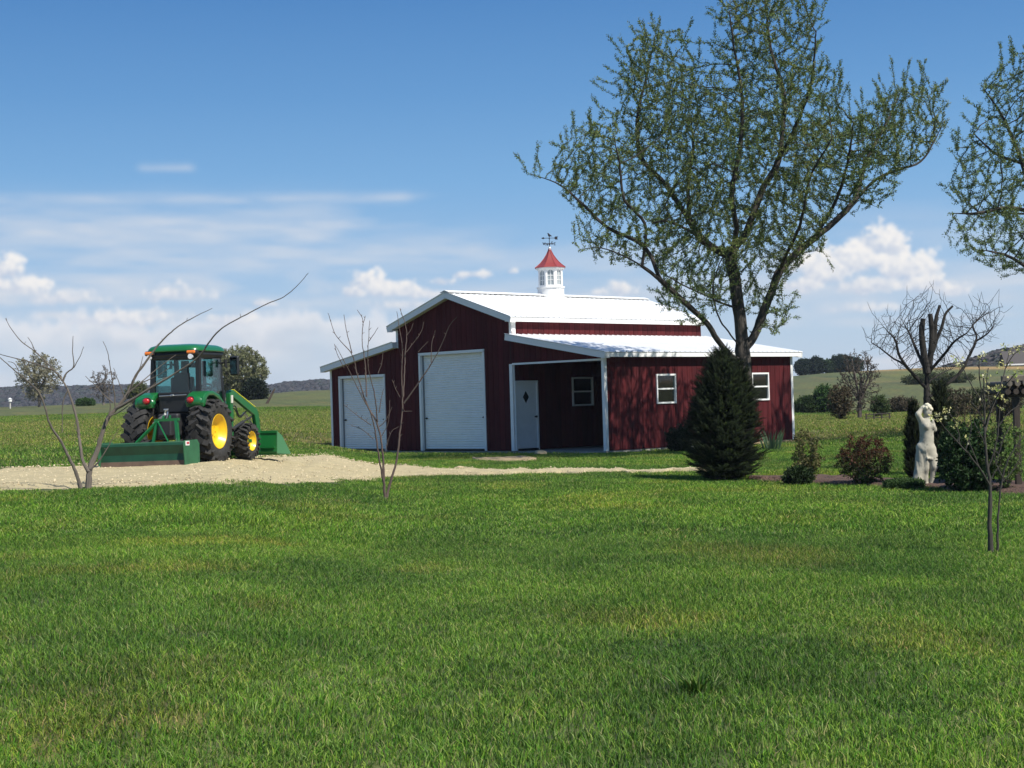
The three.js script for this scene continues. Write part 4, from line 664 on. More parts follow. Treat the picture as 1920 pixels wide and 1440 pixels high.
// a sprig: leaves up a short twig along +y
function sprig(n, L, len, wid, cols, seed, spread = 0.9) {
  const R = rngOf(seed), pos = [], col = [], idx = [], nor = [];
  for (let i = 0; i < n; i++) {
    const t = (i + R() * 0.8) / n, a = i * 2.4 + R(), out = V(Math.cos(a), 0, Math.sin(a)), d = out.clone().multiplyScalar(spread).add(V(0, 0.55 + R() * 0.5, 0)).normalize(), b = V((R() - 0.5) * 0.01, t * L, (R() - 0.5) * 0.01), s = d.clone().cross(V(R() - 0.5, R() - 0.3, R() - 0.5)).normalize(), l = len * (0.65 + 0.6 * R()), w = wid * (0.65 + 0.6 * R()), m = b.clone().addScaledVector(d, l * 0.5), e = b.clone().addScaledVector(d, l), o = pos.length / 3, nn = d.clone().cross(s).normalize();
    e.y -= l * 0.12 * R(); for (const p of [b, m.clone().addScaledVector(s, w / 2), m.clone().addScaledVector(s, -w / 2), e]) { pos.push(p.x, p.y, p.z); nor.push(nn.x, nn.y, nn.z); }
    const c = cols[Math.floor(R() * cols.length)], k = 0.75 + 0.5 * R(); for (let q = 0; q < 4; q++) col.push(c[0] * k, c[1] * k, c[2] * k); idx.push(o, o + 1, o + 2, o + 1, o + 3, o + 2);
  }
  const g = new THREE.BufferGeometry(); g.setAttribute('position', new THREE.Float32BufferAttribute(pos, 3)); g.setAttribute('color', new THREE.Float32BufferAttribute(col, 3)); g.setIndex(idx); return g;
}
// sprigs on the thin twigs of a grown tree
function leaves(T, B, geo, o) {
  const { per = 1, rMax = 0.02, seed = 3, size = 1, follow = 0.6, origin = V(0, 0, 0), parent, name = 'crown', mat = leafM, tint = () => [1, 1, 1], keep = () => 1 } = o, R = rngOf(seed), M = [], C = [], q = new THREE.Quaternion(), s = V(1, 1, 1), Y = V(0, 1, 0);
  for (let i = 1; i < T.P.length; i++) {
    if (B.r[i] > rMax) continue; const k = Math.floor(per * (B.kids[i].length ? 1 : 1.8) * keep(T.P[i]) + R()); const dir = T.P[i].clone().sub(T.P[T.par[i]]).normalize();
    for (let j = 0; j < k; j++) {
      const d = dir.clone().multiplyScalar(follow).add(V(R() - 0.5, R() - 0.35, R() - 0.5)).normalize(), p = T.P[i].clone().lerp(T.P[T.par[i]], R()); q.setFromUnitVectors(Y, d); q.multiply(new THREE.Quaternion().setFromAxisAngle(Y, R() * 6.28)); const z = size * (0.7 + 0.6 * R()); s.set(z, z, z);
      M.push(new THREE.Matrix4().compose(p.sub(origin), q, s)); const t = tint(T.P[i], R), v = 0.8 + 0.4 * R(); C.push(rgb(t[0] * v, t[1] * v, t[2] * v));
    }
  }
  return inst(name, geo, mat, M, C, parent);
}
// points spread through ellipsoids [centre, radii, how many]
function fill(lobes, seed, hollow = 0) { const R = rngOf(seed), out = []; for (const [c, r, n] of lobes) for (let i = 0; i < n;) { const p = V(R() * 2 - 1, R() * 2 - 1, R() * 2 - 1), l = p.length(); if (l > 1 || l < hollow) continue; out.push(V(c.x + p.x * r.x, c.y + p.y * r.y, c.z + p.z * r.z)); i++; } return out; }
function treeGroup(name, base, label, category, grp) { const g = group(name); g.position.copy(base); return tag(g, label, category, grp); }
const shift = (T, b) => { for (const p of T.P) p.sub(b); return T; };

// --- the big tree in front of the barn: limbs traced, then grown out into its crown
{
  const D = 40, px = D / F, L = (pts, dz0 = 0, dz1 = 0) => pts.map(([u, v], i) => at(u, v, D + mix(dz0, dz1, i / (pts.length - 1))));
  const base = at(1397, 850, D); base.y = gy(base.x, base.z) - 0.1;
  const limbs = [
    [base, at(1398, 780, D), at(1396, 720, D), at(1393, 672, D), at(1391, 645, D)],
    L([[1396, 676], [1372, 668], [1345, 637], [1326, 607], [1293, 576], [1239, 526], [1205, 500], [1165, 478], [1122, 464], [1088, 468]], 0, -2.2),
    L([[1239, 526], [1209, 464], [1135, 424], [1095, 385], [1047, 345], [990, 325]], -1.2, -0.4),
    L([[1205, 500], [1209, 420], [1172, 376], [1161, 306], [1150, 250]], -1.4, -2.6),
    L([[1391, 645], [1390, 621], [1383, 569], [1378, 526], [1371, 496], [1371, 482]], 0, 0.2),
    L([[1371, 484], [1345, 470], [1312, 444], [1292, 412], [1266, 372], [1240, 337], [1205, 300], [1195, 230], [1215, 130], [1232, 50]], 0.2, 1.6),
    L([[1312, 444], [1281, 427], [1251, 415], [1222, 418]], 0.5, -1.5),
    L([[1292, 412], [1290, 350], [1300, 270], [1290, 200]], 0.6, 2.6),
    L([[1371, 484], [1381, 427], [1376, 400], [1372, 360], [1385, 290], [1392, 190], [1375, 80], [1365, 10]], 0.2, -1.6),
    L([[1376, 470], [1397, 440], [1414, 396], [1432, 350], [1458, 306], [1467, 245], [1470, 180], [1445, 90], [1435, 0], [1430, -70]], 0.2, 1.0),
    L([[1458, 306], [1490, 240], [1520, 160], [1530, 60]], 0.6, -1.4),
    L([[1393, 660], [1408, 640], [1430, 590], [1447, 545], [1463, 507], [1499, 470], [1534, 441], [1560, 420], [1602, 378], [1642, 337], [1684, 318], [1726, 303], [1765, 240]], 0, 1.2),
    L([[1463, 507], [1478, 470], [1497, 430], [1507, 390], [1520, 330], [1560, 260]], 0.2, -2.4),
    L([[1602, 378], [1625, 300], [1660, 235], [1690, 170]], 0.8, 2.2),
    L([[1534, 441], [1570, 370], [1590, 300], [1600, 230]], 0.5, -1.2),
    L([[1390, 648], [1412, 625], [1432, 600]], -0.2, -0.5),
    L([[1378, 575], [1345, 565], [1330, 557], [1274, 531], [1241, 510]], 0, -1.8),
    L([[1380, 655], [1366, 622], [1350, 600], [1340, 569], [1336, 540]], -0.1, -1.4),
    L([[1496, 477], [1530, 470], [1545, 474], [1558, 498]], 0.3, 0.3),
  ];
  const e = (u, v, ru, rv, dz, rz, n) => [at(u, v, D + dz), V(ru * px, rv * px, rz), n];
  const lobes = [e(1440, 60, 108, 125, 0, 2.3, 760), e(1235, 170, 92, 125, 0.6, 2.2, 640), e(1130, 325, 95, 98, -0.6, 2.0, 560), e(1025, 322, 42, 22, -0.5, 0.5, 40), e(1310, 300, 135, 165, 0.2, 3.6, 1450), e(1580, 310, 125, 105, 1.0, 3.2, 1000), e(1690, 235, 82, 88, 1.8, 2.2, 560), e(1480, 250, 115, 135, 0.4, 3.4, 960), e(1330, 470, 125, 95, 0, 2.6, 520), e(1190, 445, 100, 62, -1.2, 1.7, 340), e(1470, 430, 85, 92, 0.4, 2.8, 520), e(1445, 575, 60, 68, 0.2, 1.4, 120), e(1300, 560, 75, 62, -0.6, 1.4, 150), e(1105, 455, 36, 22, -1.8, 0.6, 20)];
  const T = grow(limbs, fill(lobes, 5), { step: 0.15, infl: 1.2, kill: 0.25, seed: 9, up: 0.30, shoots: { p: 0.75, a: 0.2, b: 0.75, up: 0.75 } });
  const g = treeGroup('shade_tree', base, 'tall spreading tree with fresh sparse leaves in front of the barn', 'tree'); shift(T, base);
  const B = branchGeo(T, { tip: 0.0045, base: 0.235, e: 2.35, pow: 0.6 });
  mesh('trunk', B.geo, barkDark, g);
  const cols = [[0.145, 0.22, 0.060], [0.175, 0.235, 0.070], [0.145, 0.185, 0.060], [0.18, 0.195, 0.070], [0.12, 0.195, 0.060]];
  leaves(T, B, sprig(8, 0.15, 0.055, 0.025, cols, 4), { per: 2.7, rMax: 0.012, size: 1.05, follow: 1.3, seed: 8, parent: g, tint: (p, R) => { const n = vnoise(p.x * 0.7, p.y * 0.7 + p.z, 3); return [mix(0.7, 1.2, n), mix(0.82, 1.08, n), mix(0.9, 0.9, n)]; } });
}
// --- its neighbour at the right edge, trunk out of the picture
{
  const D = 45, px = D / F, base = at(2010, 830, D); base.y = gy(base.x, base.z) - 0.1;
  const L = (pts, dz1 = 0) => pts.map(([u, v], i) => at(u, v, D + dz1 * i / (pts.length - 1)));
  const limbs = [[base, at(2008, 740, D), at(2004, 640, D)], L([[2004, 640], [1975, 560], [1935, 510], [1890, 480], [1850, 470]], -1.5), L([[2004, 640], [1990, 520], [1950, 400], [1915, 300], [1880, 220], [1840, 160]], 0.5), L([[1950, 400], [1890, 390], [1830, 400], [1785, 400]], -1), L([[2004, 640], [2030, 480], [2010, 330], [1960, 200], [1920, 110]], 1), L([[2030, 480], [2080, 380], [2110, 260]], -1), L([[1915, 300], [1870, 290], [1825, 250]], 1.2), L([[2004, 640], [2080, 560], [2150, 460]], 1)];
  const e = (u, v, ru, rv, dz, rz, n) => [at(u, v, D + dz), V(ru * px, rv * px, rz), n];
  const T = grow(limbs, fill([e(1930, 190, 95, 105, 0.4, 2, 480), e(1850, 330, 76, 100, 0, 2, 480), e(1860, 440, 90, 62, -1, 1.6, 330), e(1960, 400, 90, 110, 0, 2.4, 420), e(2090, 300, 120, 200, 0, 3, 700), e(1895, 500, 50, 30, -1, 1, 60), e(1990, 130, 90, 80, 0, 2, 250)], 15), { step: 0.17, infl: 1.3, kill: 0.29, seed: 19, up: 0.28, shoots: { p: 0.75, a: 0.2, b: 0.75, up: 0.7 } });
  const g = treeGroup('shade_tree', base, 'leafy tree crown entering at the right edge above the bare pollarded tree', 'tree'); shift(T, base);
  const B = branchGeo(T, { tip: 0.006, base: 0.24, e: 2.35 });
  mesh('trunk', B.geo, barkDark, g);
  const cols = [[0.165, 0.235, 0.075], [0.19, 0.245, 0.085], [0.16, 0.205, 0.075], [0.19, 0.215, 0.085]];
  leaves(T, B, sprig(8, 0.16, 0.062, 0.028, cols, 14), { per: 2.8, rMax: 0.013, follow: 1.3, seed: 18, parent: g, tint: (p, R) => { const n = vnoise(p.x * 0.7, p.y * 0.7 + p.z, 3); return [mix(0.75, 1.15, n), mix(0.85, 1.1, n), 0.95]; } });
}
// --- traced saplings
function sapling(name, label, category, base, depth, stems, o) {
  const R = rngOf(o.seed), g = treeGroup(name, base, label, category);
  stems.forEach((s, i) => {
    const pts = s.p.map(([u, v], k) => { const q = at(u, v, depth + (s.dz ?? 0) * k / (s.p.length - 1)); return q.sub(base); });
    const c = new THREE.CatmullRomCurve3(pts, false, 'centripetal'), Ln = c.getLength(), n = Math.max(4, Math.round(Ln / 0.05)), T = { P: [], par: [] };
    for (let k = 0; k <= n; k++) { const p = c.getPointAt(k / n); if (k && k < n) p.add(V((R() - 0.5) * 0.008, 0, (R() - 0.5) * 0.008)); T.P.push(p); T.par.push(k - 1); }
    const pos = [], uv = [], idx = [], sides = 8;
    T.P.forEach((p, k) => { const t = k / n, a = T.P[Math.max(0, k - 1)], b = T.P[Math.min(n, k + 1)], d = b.clone().sub(a).normalize(), x = V(1, 0, 0.2).addScaledVector(d, -V(1, 0, 0.2).dot(d)).normalize(), y = d.clone().cross(x), rad = mix(s.r, s.e ?? 0.004, t ** 0.62) * (1 + 0.18 * (vnoise(k * 0.6, i, 3) - 0.4)); for (let q = 0; q <= sides; q++) { const w = q / sides * 6.2832; pos.push(...p.clone().addScaledVector(x, Math.cos(w) * rad).addScaledVector(y, Math.sin(w) * rad).toArray()); uv.push(q / sides, t * Ln); } });
    for (let k = 0; k < n; k++) for (let q = 0; q < sides; q++) { const a = k * (sides + 1) + q, b = a + sides + 1; idx.push(a, a + 1, b, a + 1, b + 1, b); }
    const geo = new THREE.BufferGeometry(); geo.setAttribute('position', new THREE.Float32BufferAttribute(pos, 3)); geo.setAttribute('uv', new THREE.Float32BufferAttribute(uv, 2)); geo.setIndex(idx); geo.computeVertexNormals();
    const bits = [geo]; // buds and spurs along the younger wood
    if (o.buds) for (let k = Math.floor(n * 0.25); k < n; k += 2) if (R() < o.buds) { const p = T.P[k], d = V(R() - 0.5, R() * 0.6 + 0.2, R() - 0.5).normalize(); bits.push(rod(p, p.clone().addScaledVector(d, 0.03 + R() * 0.04), 0.005, 0.003, 4)); }
    mesh(i === 0 ? 'trunk' : 'branch', join(bits), o.mat, g);
  });
  return g;
}
{
  const base = ground(160, 918), D = -base.z;
  sapling('bare_sapling', 'bare many-stemmed sapling leaning apart in front of the gravel and tractor', 'sapling', base, D, [
    { p: [[165, 921], [168, 883], [172, 868], [182, 847], [190, 817], [203, 783], [217, 767], [240, 737], [253, 707], [267, 687], [283, 665], [300, 643], [333, 613], [367, 593], [398, 578]], r: 0.058, dz: 0.4 },
    { p: [[152, 918], [140, 880], [127, 853], [113, 825], [100, 807], [91, 788], [83, 758], [72, 735], [50, 713], [28, 695], [0, 670], [-30, 645]], r: 0.034, dz: -0.5 },
    { p: [[166, 885], [155, 862], [151, 838], [148, 820], [145, 793], [138, 763], [127, 732], [118, 715], [101, 694], [67, 660], [40, 640], [22, 618], [10, 597]], r: 0.034, dz: 0.5 },
    { p: [[217, 767], [235, 757], [267, 737], [317, 707], [363, 677], [380, 660], [393, 640], [417, 615], [467, 587], [500, 570], [533, 556], [560, 533], [578, 512]], r: 0.026, dz: -0.7 },
    { p: [[118, 715], [124, 700], [138, 688], [136, 660], [137, 630]], r: 0.017 }, { p: [[101, 694], [60, 680], [30, 672], [0, 664], [-20, 655]], r: 0.015 },
    { p: [[203, 783], [207, 767], [204, 740], [204, 713]], r: 0.014 }, { p: [[217, 767], [214, 735], [207, 690], [200, 655], [193, 640]], r: 0.014 }, { p: [[212, 755], [195, 740], [178, 722], [160, 705]], r: 0.012 },
    { p: [[170, 880], [183, 868], [200, 842], [212, 822], [224, 802]], r: 0.018 }, { p: [[127, 733], [120, 748], [117, 765], [117, 790], [116, 812]], r: 0.012, e: 0.006 },
    { p: [[253, 707], [262, 690], [268, 668]], r: 0.01 }, { p: [[317, 707], [300, 712], [282, 726]], r: 0.009 }, { p: [[240, 737], [262, 720], [292, 706], [318, 690]], r: 0.013 }, { p: [[233, 745], [222, 715], [213, 690]], r: 0.01 }, { p: [[138, 690], [150, 668], [157, 650]], r: 0.008 }, { p: [[67, 660], [60, 645], [52, 632]], r: 0.008 }, { p: [[240, 737], [270, 712], [296, 690], [330, 665]], r: 0.012, dz: 0.5 }, { p: [[205, 780], [225, 772], [250, 752], [262, 740]], r: 0.012 }, { p: [[148, 815], [140, 800], [143, 785]], r: 0.008 }, { p: [[35, 695], [25, 680], [15, 678]], r: 0.008 },
  ], { seed: 41, mat: barkGrey, buds: 0.12 });
}
{
  const base = ground(722, 936), D = -base.z;
  sapling('budding_sapling', 'slim two-stemmed sapling with buds in front of the roll-up doors', 'sapling', base, D, [
    { p: [[722, 938], [720, 904], [717, 846], [708, 797], [687, 756], [670, 703], [660, 665], [629, 627], [615, 587]], r: 0.026 },
    { p: [[725, 938], [728, 919], [743, 866], [749, 817], [754.5, 767], [753, 700], [754.5, 657], [749, 616], [744, 584]], r: 0.026, dz: 0.3 },
    { p: [[719.5, 904], [711, 861], [702, 802], [693, 770], [679, 744], [664, 715], [650, 686], [629, 648]], r: 0.02, dz: -0.4 },
    { p: [[660, 662], [650, 622], [645, 590]], r: 0.009 }, { p: [[687, 744], [685, 686], [679, 639], [680, 598], [670, 581]], r: 0.013, dz: 0.3 }, { p: [[680, 610], [685, 592]], r: 0.006 },
    { p: [[708, 791], [702, 738], [690, 686], [693, 601]], r: 0.013, dz: -0.3 }, { p: [[692, 640], [700, 628], [709, 614]], r: 0.007 }, { p: [[711, 773], [714, 750], [719, 729]], r: 0.01 }, { p: [[696, 797], [670, 779], [645, 759]], r: 0.008 }, { p: [[700, 823], [680, 806], [658, 797]], r: 0.007 },
    { p: [[756, 744], [760, 662], [762, 619], [750, 578]], r: 0.014, dz: 0.3 }, { p: [[757.5, 756], [787, 715], [810, 680], [830, 642], [843, 610], [857, 594]], r: 0.015, dz: -0.3 }, { p: [[762, 660], [789.5, 622], [795, 603]], r: 0.008 }, { p: [[808.5, 680], [810, 642], [816, 619]], r: 0.008 },
    { p: [[711, 800], [722, 790], [735, 763]], r: 0.008 }, { p: [[714, 820], [727, 795], [731, 750]], r: 0.007 }, { p: [[722, 850], [735, 808], [748, 800]], r: 0.006 }, { p: [[750, 745], [742, 730], [735, 712]], r: 0.006 }, { p: [[784, 660], [795, 648], [803, 640]], r: 0.006 }, { p: [[754, 772], [765, 771], [773, 771]], r: 0.006 }, { p: [[709, 700], [716, 680], [718, 660]], r: 0.008 }, { p: [[645, 690], [633, 665], [627, 645]], r: 0.006 }, { p: [[762, 630], [770, 618], [775, 606]], r: 0.006 },
  ], { seed: 43, mat: std(rgb(0.12, 0.085, 0.07), 0.85, { map: barkTex }), buds: 0.5 });
}
{
  const base = ground(1858, 1039), D = -base.z;
  const g = sapling('flowering_sapling', 'young tree with pale yellow buds on the lawn at the right edge', 'sapling', base, D, [
    { p: [[1858, 1040], [1856, 980], [1856, 912], [1850, 860], [1846, 800], [1846, 760], [1844, 700]], r: 0.03, e: 0.005 },
    { p: [[1871, 1041], [1871, 980], [1878, 905], [1889, 865], [1906, 835], [1935, 800]], r: 0.014 },
    { p: [[1856, 912], [1838, 880], [1810, 845], [1780, 812], [1755, 782]], r: 0.013, dz: -0.3 },
    { p: [[1847, 810], [1858, 770], [1872, 735], [1886, 690], [1892, 660]], r: 0.013, dz: 0.3 }, { p: [[1846, 770], [1838, 720], [1836, 670]], r: 0.009 }, { p: [[1847, 800], [1858, 765], [1880, 728], [1905, 700]], r: 0.009, dz: -0.4 }, { p: [[1852, 880], [1866, 840], [1872, 800], [1875, 760]], r: 0.009 }, { p: [[1800, 835], [1795, 800], [1780, 775]], r: 0.007 }, { p: [[1846, 760], [1820, 720], [1800, 678]], r: 0.008 }, { p: [[1880, 895], [1868, 870], [1862, 840]], r: 0.006 }, { p: [[1857, 905], [1868, 880], [1876, 872]], r: 0.006 }, { p: [[1838, 880], [1826, 850], [1816, 825]], r: 0.006 }, { p: [[1886, 690], [1900, 665], [1915, 655]], r: 0.006 }, { p: [[1852, 880], [1845, 830], [1826, 790]], r: 0.007 }, { p: [[1846, 800], [1835, 770], [1822, 755]], r: 0.006 }, { p: [[1872, 800], [1890, 775], [1912, 760]], r: 0.006 }, { p: [[1858, 770], [1850, 720], [1853, 690]], r: 0.006 }, { p: [[1810, 845], [1822, 800], [1818, 770]], r: 0.006 }, { p: [[1878, 905], [1900, 880], [1918, 850]], r: 0.006 }, { p: [[1868, 870], [1882, 820], [1900, 790]], r: 0.006 },
  ], { seed: 47, mat: std(rgb(0.055, 0.05, 0.042), 0.85, { map: barkTex }), buds: 0.25 });
  const R = rngOf(48), M = [], C = [], o = new THREE.Object3D();
  for (const [u, v, n, s] of [[1890, 655, 14, 12], [1838, 668, 10, 10], [1798, 676, 12, 10], [1755, 780, 16, 9], [1880, 690, 12, 14], [1903, 700, 10, 10], [1872, 735, 8, 12], [1842, 705, 8, 8], [1780, 772, 8, 8], [1850, 740, 8, 14], [1862, 720, 10, 14], [1815, 825, 6, 6], [1876, 762, 6, 8], [1790, 795, 8, 12], [1915, 655, 8, 8]]) for (let i = 0; i < n; i++) { const p = at(u + (R() - 0.5) * 2 * s, v + (R() - 0.5) * 2 * s, D + (R() - 0.5) * 0.3).sub(base); o.position.copy(p); o.rotation.set(R() * 6, R() * 6, R() * 6); o.scale.setScalar(0.6 + R() * 0.7); o.updateMatrix(); M.push(o.matrix.clone()); const w = R(); C.push(w < 0.55 ? rgb(0.55, 0.52, 0.22) : w < 0.8 ? rgb(0.62, 0.60, 0.38) : rgb(0.25, 0.32, 0.08)); }
  inst('blossom', sprig(4, 0.02, 0.028, 0.017, [[1, 1, 1]], 49, 1.2), leafM, M, C, g);
}
// --- the pollarded bare tree on the right
{
  const poll = std(rgb(0.034, 0.030, 0.026), 0.95, { map: barkTex });
  const D = 31, base = at(1739, 890, D); base.y = gy(base.x, base.z) - 0.05; const px = D / F, L = (p, dz = 0) => p.map(([u, v], i) => at(u, v, D + dz * i / (p.length - 1)));
  const limbs = [[base, at(1740, 800, D), at(1738, 730, D), at(1738, 690, D)], L([[1736, 730], [1709, 698], [1686, 666], [1679, 638], [1663, 620], [1650, 604], [1636, 588]], -0.8), L([[1709, 698], [1690, 680], [1675, 672], [1652, 654], [1634, 642]], 0.6), L([[1741, 745], [1766, 728], [1801, 698], [1817, 668], [1831, 632], [1824, 611], [1835, 597], [1850, 582]], 0.6), L([[1738, 700], [1720, 660], [1705, 625], [1690, 600]], 0.8), L([[1742, 700], [1770, 665], [1790, 640], [1812, 625]], -0.6), L([[1831, 632], [1852, 625], [1868, 605]], 0.4), L([[1740, 720], [1765, 700], [1790, 690], [1815, 688]], 0.9)];
  const e = (u, v, ru, rv, n) => [at(u, v, D), V(ru * px, rv * px, 0.9), n];
  const T = grow(limbs, fill([e(1735, 630, 74, 50, 460), e(1670, 630, 48, 45, 220), e(1820, 615, 50, 45, 280), e(1738, 680, 80, 30, 220), e(1735, 568, 50, 20, 110), e(1855, 590, 28, 30, 90)], 51), { step: 0.06, infl: 0.6, kill: 0.10, seed: 52, up: 0.3, shoots: { p: 0.8, a: 0.12, b: 0.38, up: 0.5 } });
  const g = treeGroup('pollarded_tree', base, 'bare pollarded tree with sawn stubs rising behind the statue', 'tree'); shift(T, base);
  mesh('trunk', branchGeo(T, { tip: 0.0032, base: 0.135, e: 2.4, pow: 1.3 }).geo, poll, g);
  const stub = (p, r0, r1, n) => { const c = new THREE.CatmullRomCurve3(p.map(([u, v], i) => at(u, v, D + (n - 2) * 0.12).sub(base)), false, 'centripetal'), q = c.getPoints(14), parts = []; for (let i = 0; i < 14; i++) parts.push(rod(q[i], q[i + 1].clone().lerp(q[i], -0.12), mix(r0, r1, i / 14) * (1 + 0.2 * (vnoise(i * 0.7, n, 5) - 0.5)), mix(r0, r1, (i + 1) / 14) * (1 + 0.2 * (vnoise((i + 1) * 0.7, n, 5) - 0.5)), 9)); mesh('sawn_limb', metreUV(join(parts)), poll, g); };
  stub([[1738, 700], [1731, 655], [1728, 620], [1731, 598]], 0.075, 0.05, 1); stub([[1740, 700], [1746, 655], [1747, 616], [1744, 589]], 0.065, 0.045, 2); stub([[1745, 670], [1753, 627], [1755, 597], [1762, 573]], 0.045, 0.03, 3); stub([[1748, 660], [1758, 632], [1766, 613], [1773, 588], [1786, 574]], 0.042, 0.022, 4);
}
// --- generic shrubs: stems from the base into an ellipsoid of twigs, then leaves
function shrub(name, label, category, u, v, ru, rv, o = {}, grp) {
  const base = o.depth ? at(u, v, o.depth) : ground(u, v); base.y = gy(base.x, base.z); const D = -base.z, px = D / F, rx = ru * px, ry = rv * px, R = rngOf(o.seed ?? Math.round(u)), c = base.clone().add(V(0, ry * (o.lift ?? 1.0), 0));
  const n = o.n ?? 300, st = o.step ?? ry * 0.09, stems = o.stems ?? 6, limbs = [];
  if (o.trunk) limbs.push([base, base.clone().add(V(0.02, (o.trunk) * ry, 0))]);
  for (let i = 0; i < stems; i++) { const a = i / stems * 6.28 + R(), k = 0.25 + 0.3 * R(); limbs.push([(o.trunk ? limbs[0][1] : base).clone(), c.clone().add(V(Math.cos(a) * rx * k, (R() - 0.5) * ry * 0.5, Math.sin(a) * rx * k))]); }
  if (!o.trunk) limbs.unshift([base, base.clone().add(V(0, st, 0))]);
  const lobes = [[c, V(rx, ry, rx * (o.rz ?? 0.9)), n]]; if (o.skirt) lobes.push([base.clone().add(V(0, ry * 0.45, 0)), V(rx * o.skirt, ry * 0.5, rx * o.skirt), n / 2]);
  const T = shift(grow(limbs, fill(lobes, (o.seed ?? 1) + 7, o.hollow ?? 0), { step: st, infl: Math.max(rx, ry) * 0.55, kill: st * (o.kill ?? 1.5), seed: o.seed ?? 3, up: o.up ?? 0.15 }), base), B = branchGeo(T, { tip: (o.tip ?? 0.004), base: o.base ?? ry * 0.05, e: 2.2 });
  const g = treeGroup(name, base, label, category, grp); mesh(o.trunk ? 'trunk' : 'stems', B.geo, o.bark ?? barkBrown, g);
  if (o.leaf) leaves(T, B, o.leaf, { per: o.per ?? 1.5, rMax: o.rMax ?? ry * 0.03, seed: (o.seed ?? 1) + 3, size: o.size ?? 1, parent: g, name: o.trunk ? 'crown' : 'foliage', follow: o.follow ?? 0.5, keep: o.keep ? (p) => o.keep(p, rx, ry) : undefined, tint: o.tint ? (p, R) => o.tint(p, rx, ry, R) : undefined });
  return g;
}
const lf = (n, L, len, wid, cols, seed, sp) => sprig(n, L, len, wid, cols, seed, sp);
shrub('leafy_shrub', 'twiggy yellow-green shrub with a low dark base beside the red barn corner', 'shrub', 1514, 908, 31, 54, { seed: 61, n: 240, stems: 7, leaf: lf(6, 0.07, 0.05, 0.026, [[0.13, 0.15, 0.04], [0.10, 0.14, 0.03], [0.19, 0.17, 0.07]], 62), per: 1.2, rMax: 0.012, tip: 0.003, base: 0.02, bark: barkGrey });
shrub('low_shrub', 'low dark green plant at the foot of the yellow-green shrub', 'shrub', 1497, 910, 26, 15, { seed: 63, n: 200, stems: 6, leaf: lf(7, 0.06, 0.06, 0.034, [[0.03, 0.055, 0.018], [0.045, 0.08, 0.022]], 64), per: 2, rMax: 0.02, tip: 0.003 });
shrub('barberry_shrub', 'rounded reddish-brown shrub in the mulch bed left of the statue', 'shrub', 1622, 911, 56, 47, { seed: 65, n: 650, stems: 9, step: 0.055, leaf: lf(7, 0.07, 0.032, 0.02, [[0.060, 0.085, 0.026], [0.10, 0.05, 0.034], [0.07, 0.075, 0.026], [0.12, 0.045, 0.035]], 66), per: 2.6, rMax: 0.013, size: 1.15, tip: 0.003, base: 0.02, bark: barkGrey, tint: (p, rx, ry) => { const h = vnoise(p.x * 3, p.y * 3, 4), t = clamp((p.y / ry - 0.5) * 0.8 + h - 0.4, 0, 1); return [mix(0.7, 1.35, t), mix(1.15, 0.75, t), 0.9]; } });
shrub('broadleaf_shrub', 'large glossy dark green shrub right of the statue', 'shrub', 1816, 922, 56, 68, { seed: 67, n: 650, stems: 9, step: 0.075, skirt: 1.0, leaf: lf(8, 0.09, 0.062, 0.034, [[0.026, 0.06, 0.018], [0.035, 0.075, 0.022], [0.05, 0.085, 0.03]], 68), per: 2.3, rMax: 0.02, tip: 0.004, base: 0.03 });
shrub('dark_shrub', 'small dark rounded shrub against the red barn wall', 'shrub', 1276, 851, 25, 24, { seed: 69, depth: 43.6, n: 260, stems: 6, leaf: lf(8, 0.1, 0.06, 0.034, [[0.018, 0.03, 0.012], [0.03, 0.045, 0.02]], 70), per: 2, rMax: 0.02 });
shrub('ground_cover_plant', 'low feathery green plant at the feet of the statue', 'plant', 1696, 918, 36, 8, { seed: 71, n: 240, stems: 8, leaf: lf(8, 0.06, 0.05, 0.012, [[0.045, 0.095, 0.028], [0.06, 0.11, 0.03]], 72), per: 2.2, rMax: 0.02, tip: 0.002 });
shrub('bramble_shrub', 'brown twiggy shrub thicket behind the glossy dark green shrub', 'shrub', 1838, 880, 62, 66, { seed: 73, depth: 31, n: 420, stems: 10, leaf: lf(6, 0.08, 0.04, 0.024, [[0.12, 0.11, 0.045], [0.09, 0.10, 0.035], [0.14, 0.10, 0.06]], 74), per: 0.6, rMax: 0.012, tip: 0.0035, bark: barkBrown });
shrub('rose_shrub', 'arching green shrub with pale stems at the right edge of the bed', 'shrub', 1886, 916, 46, 70, { seed: 75, depth: 24.6, n: 260, stems: 8, leaf: lf(5, 0.06, 0.042, 0.024, [[0.09, 0.15, 0.035], [0.13, 0.18, 0.05], [0.20, 0.20, 0.09]], 76), per: 1.3, rMax: 0.01, tip: 0.003, base: 0.016, bark: barkGrey });
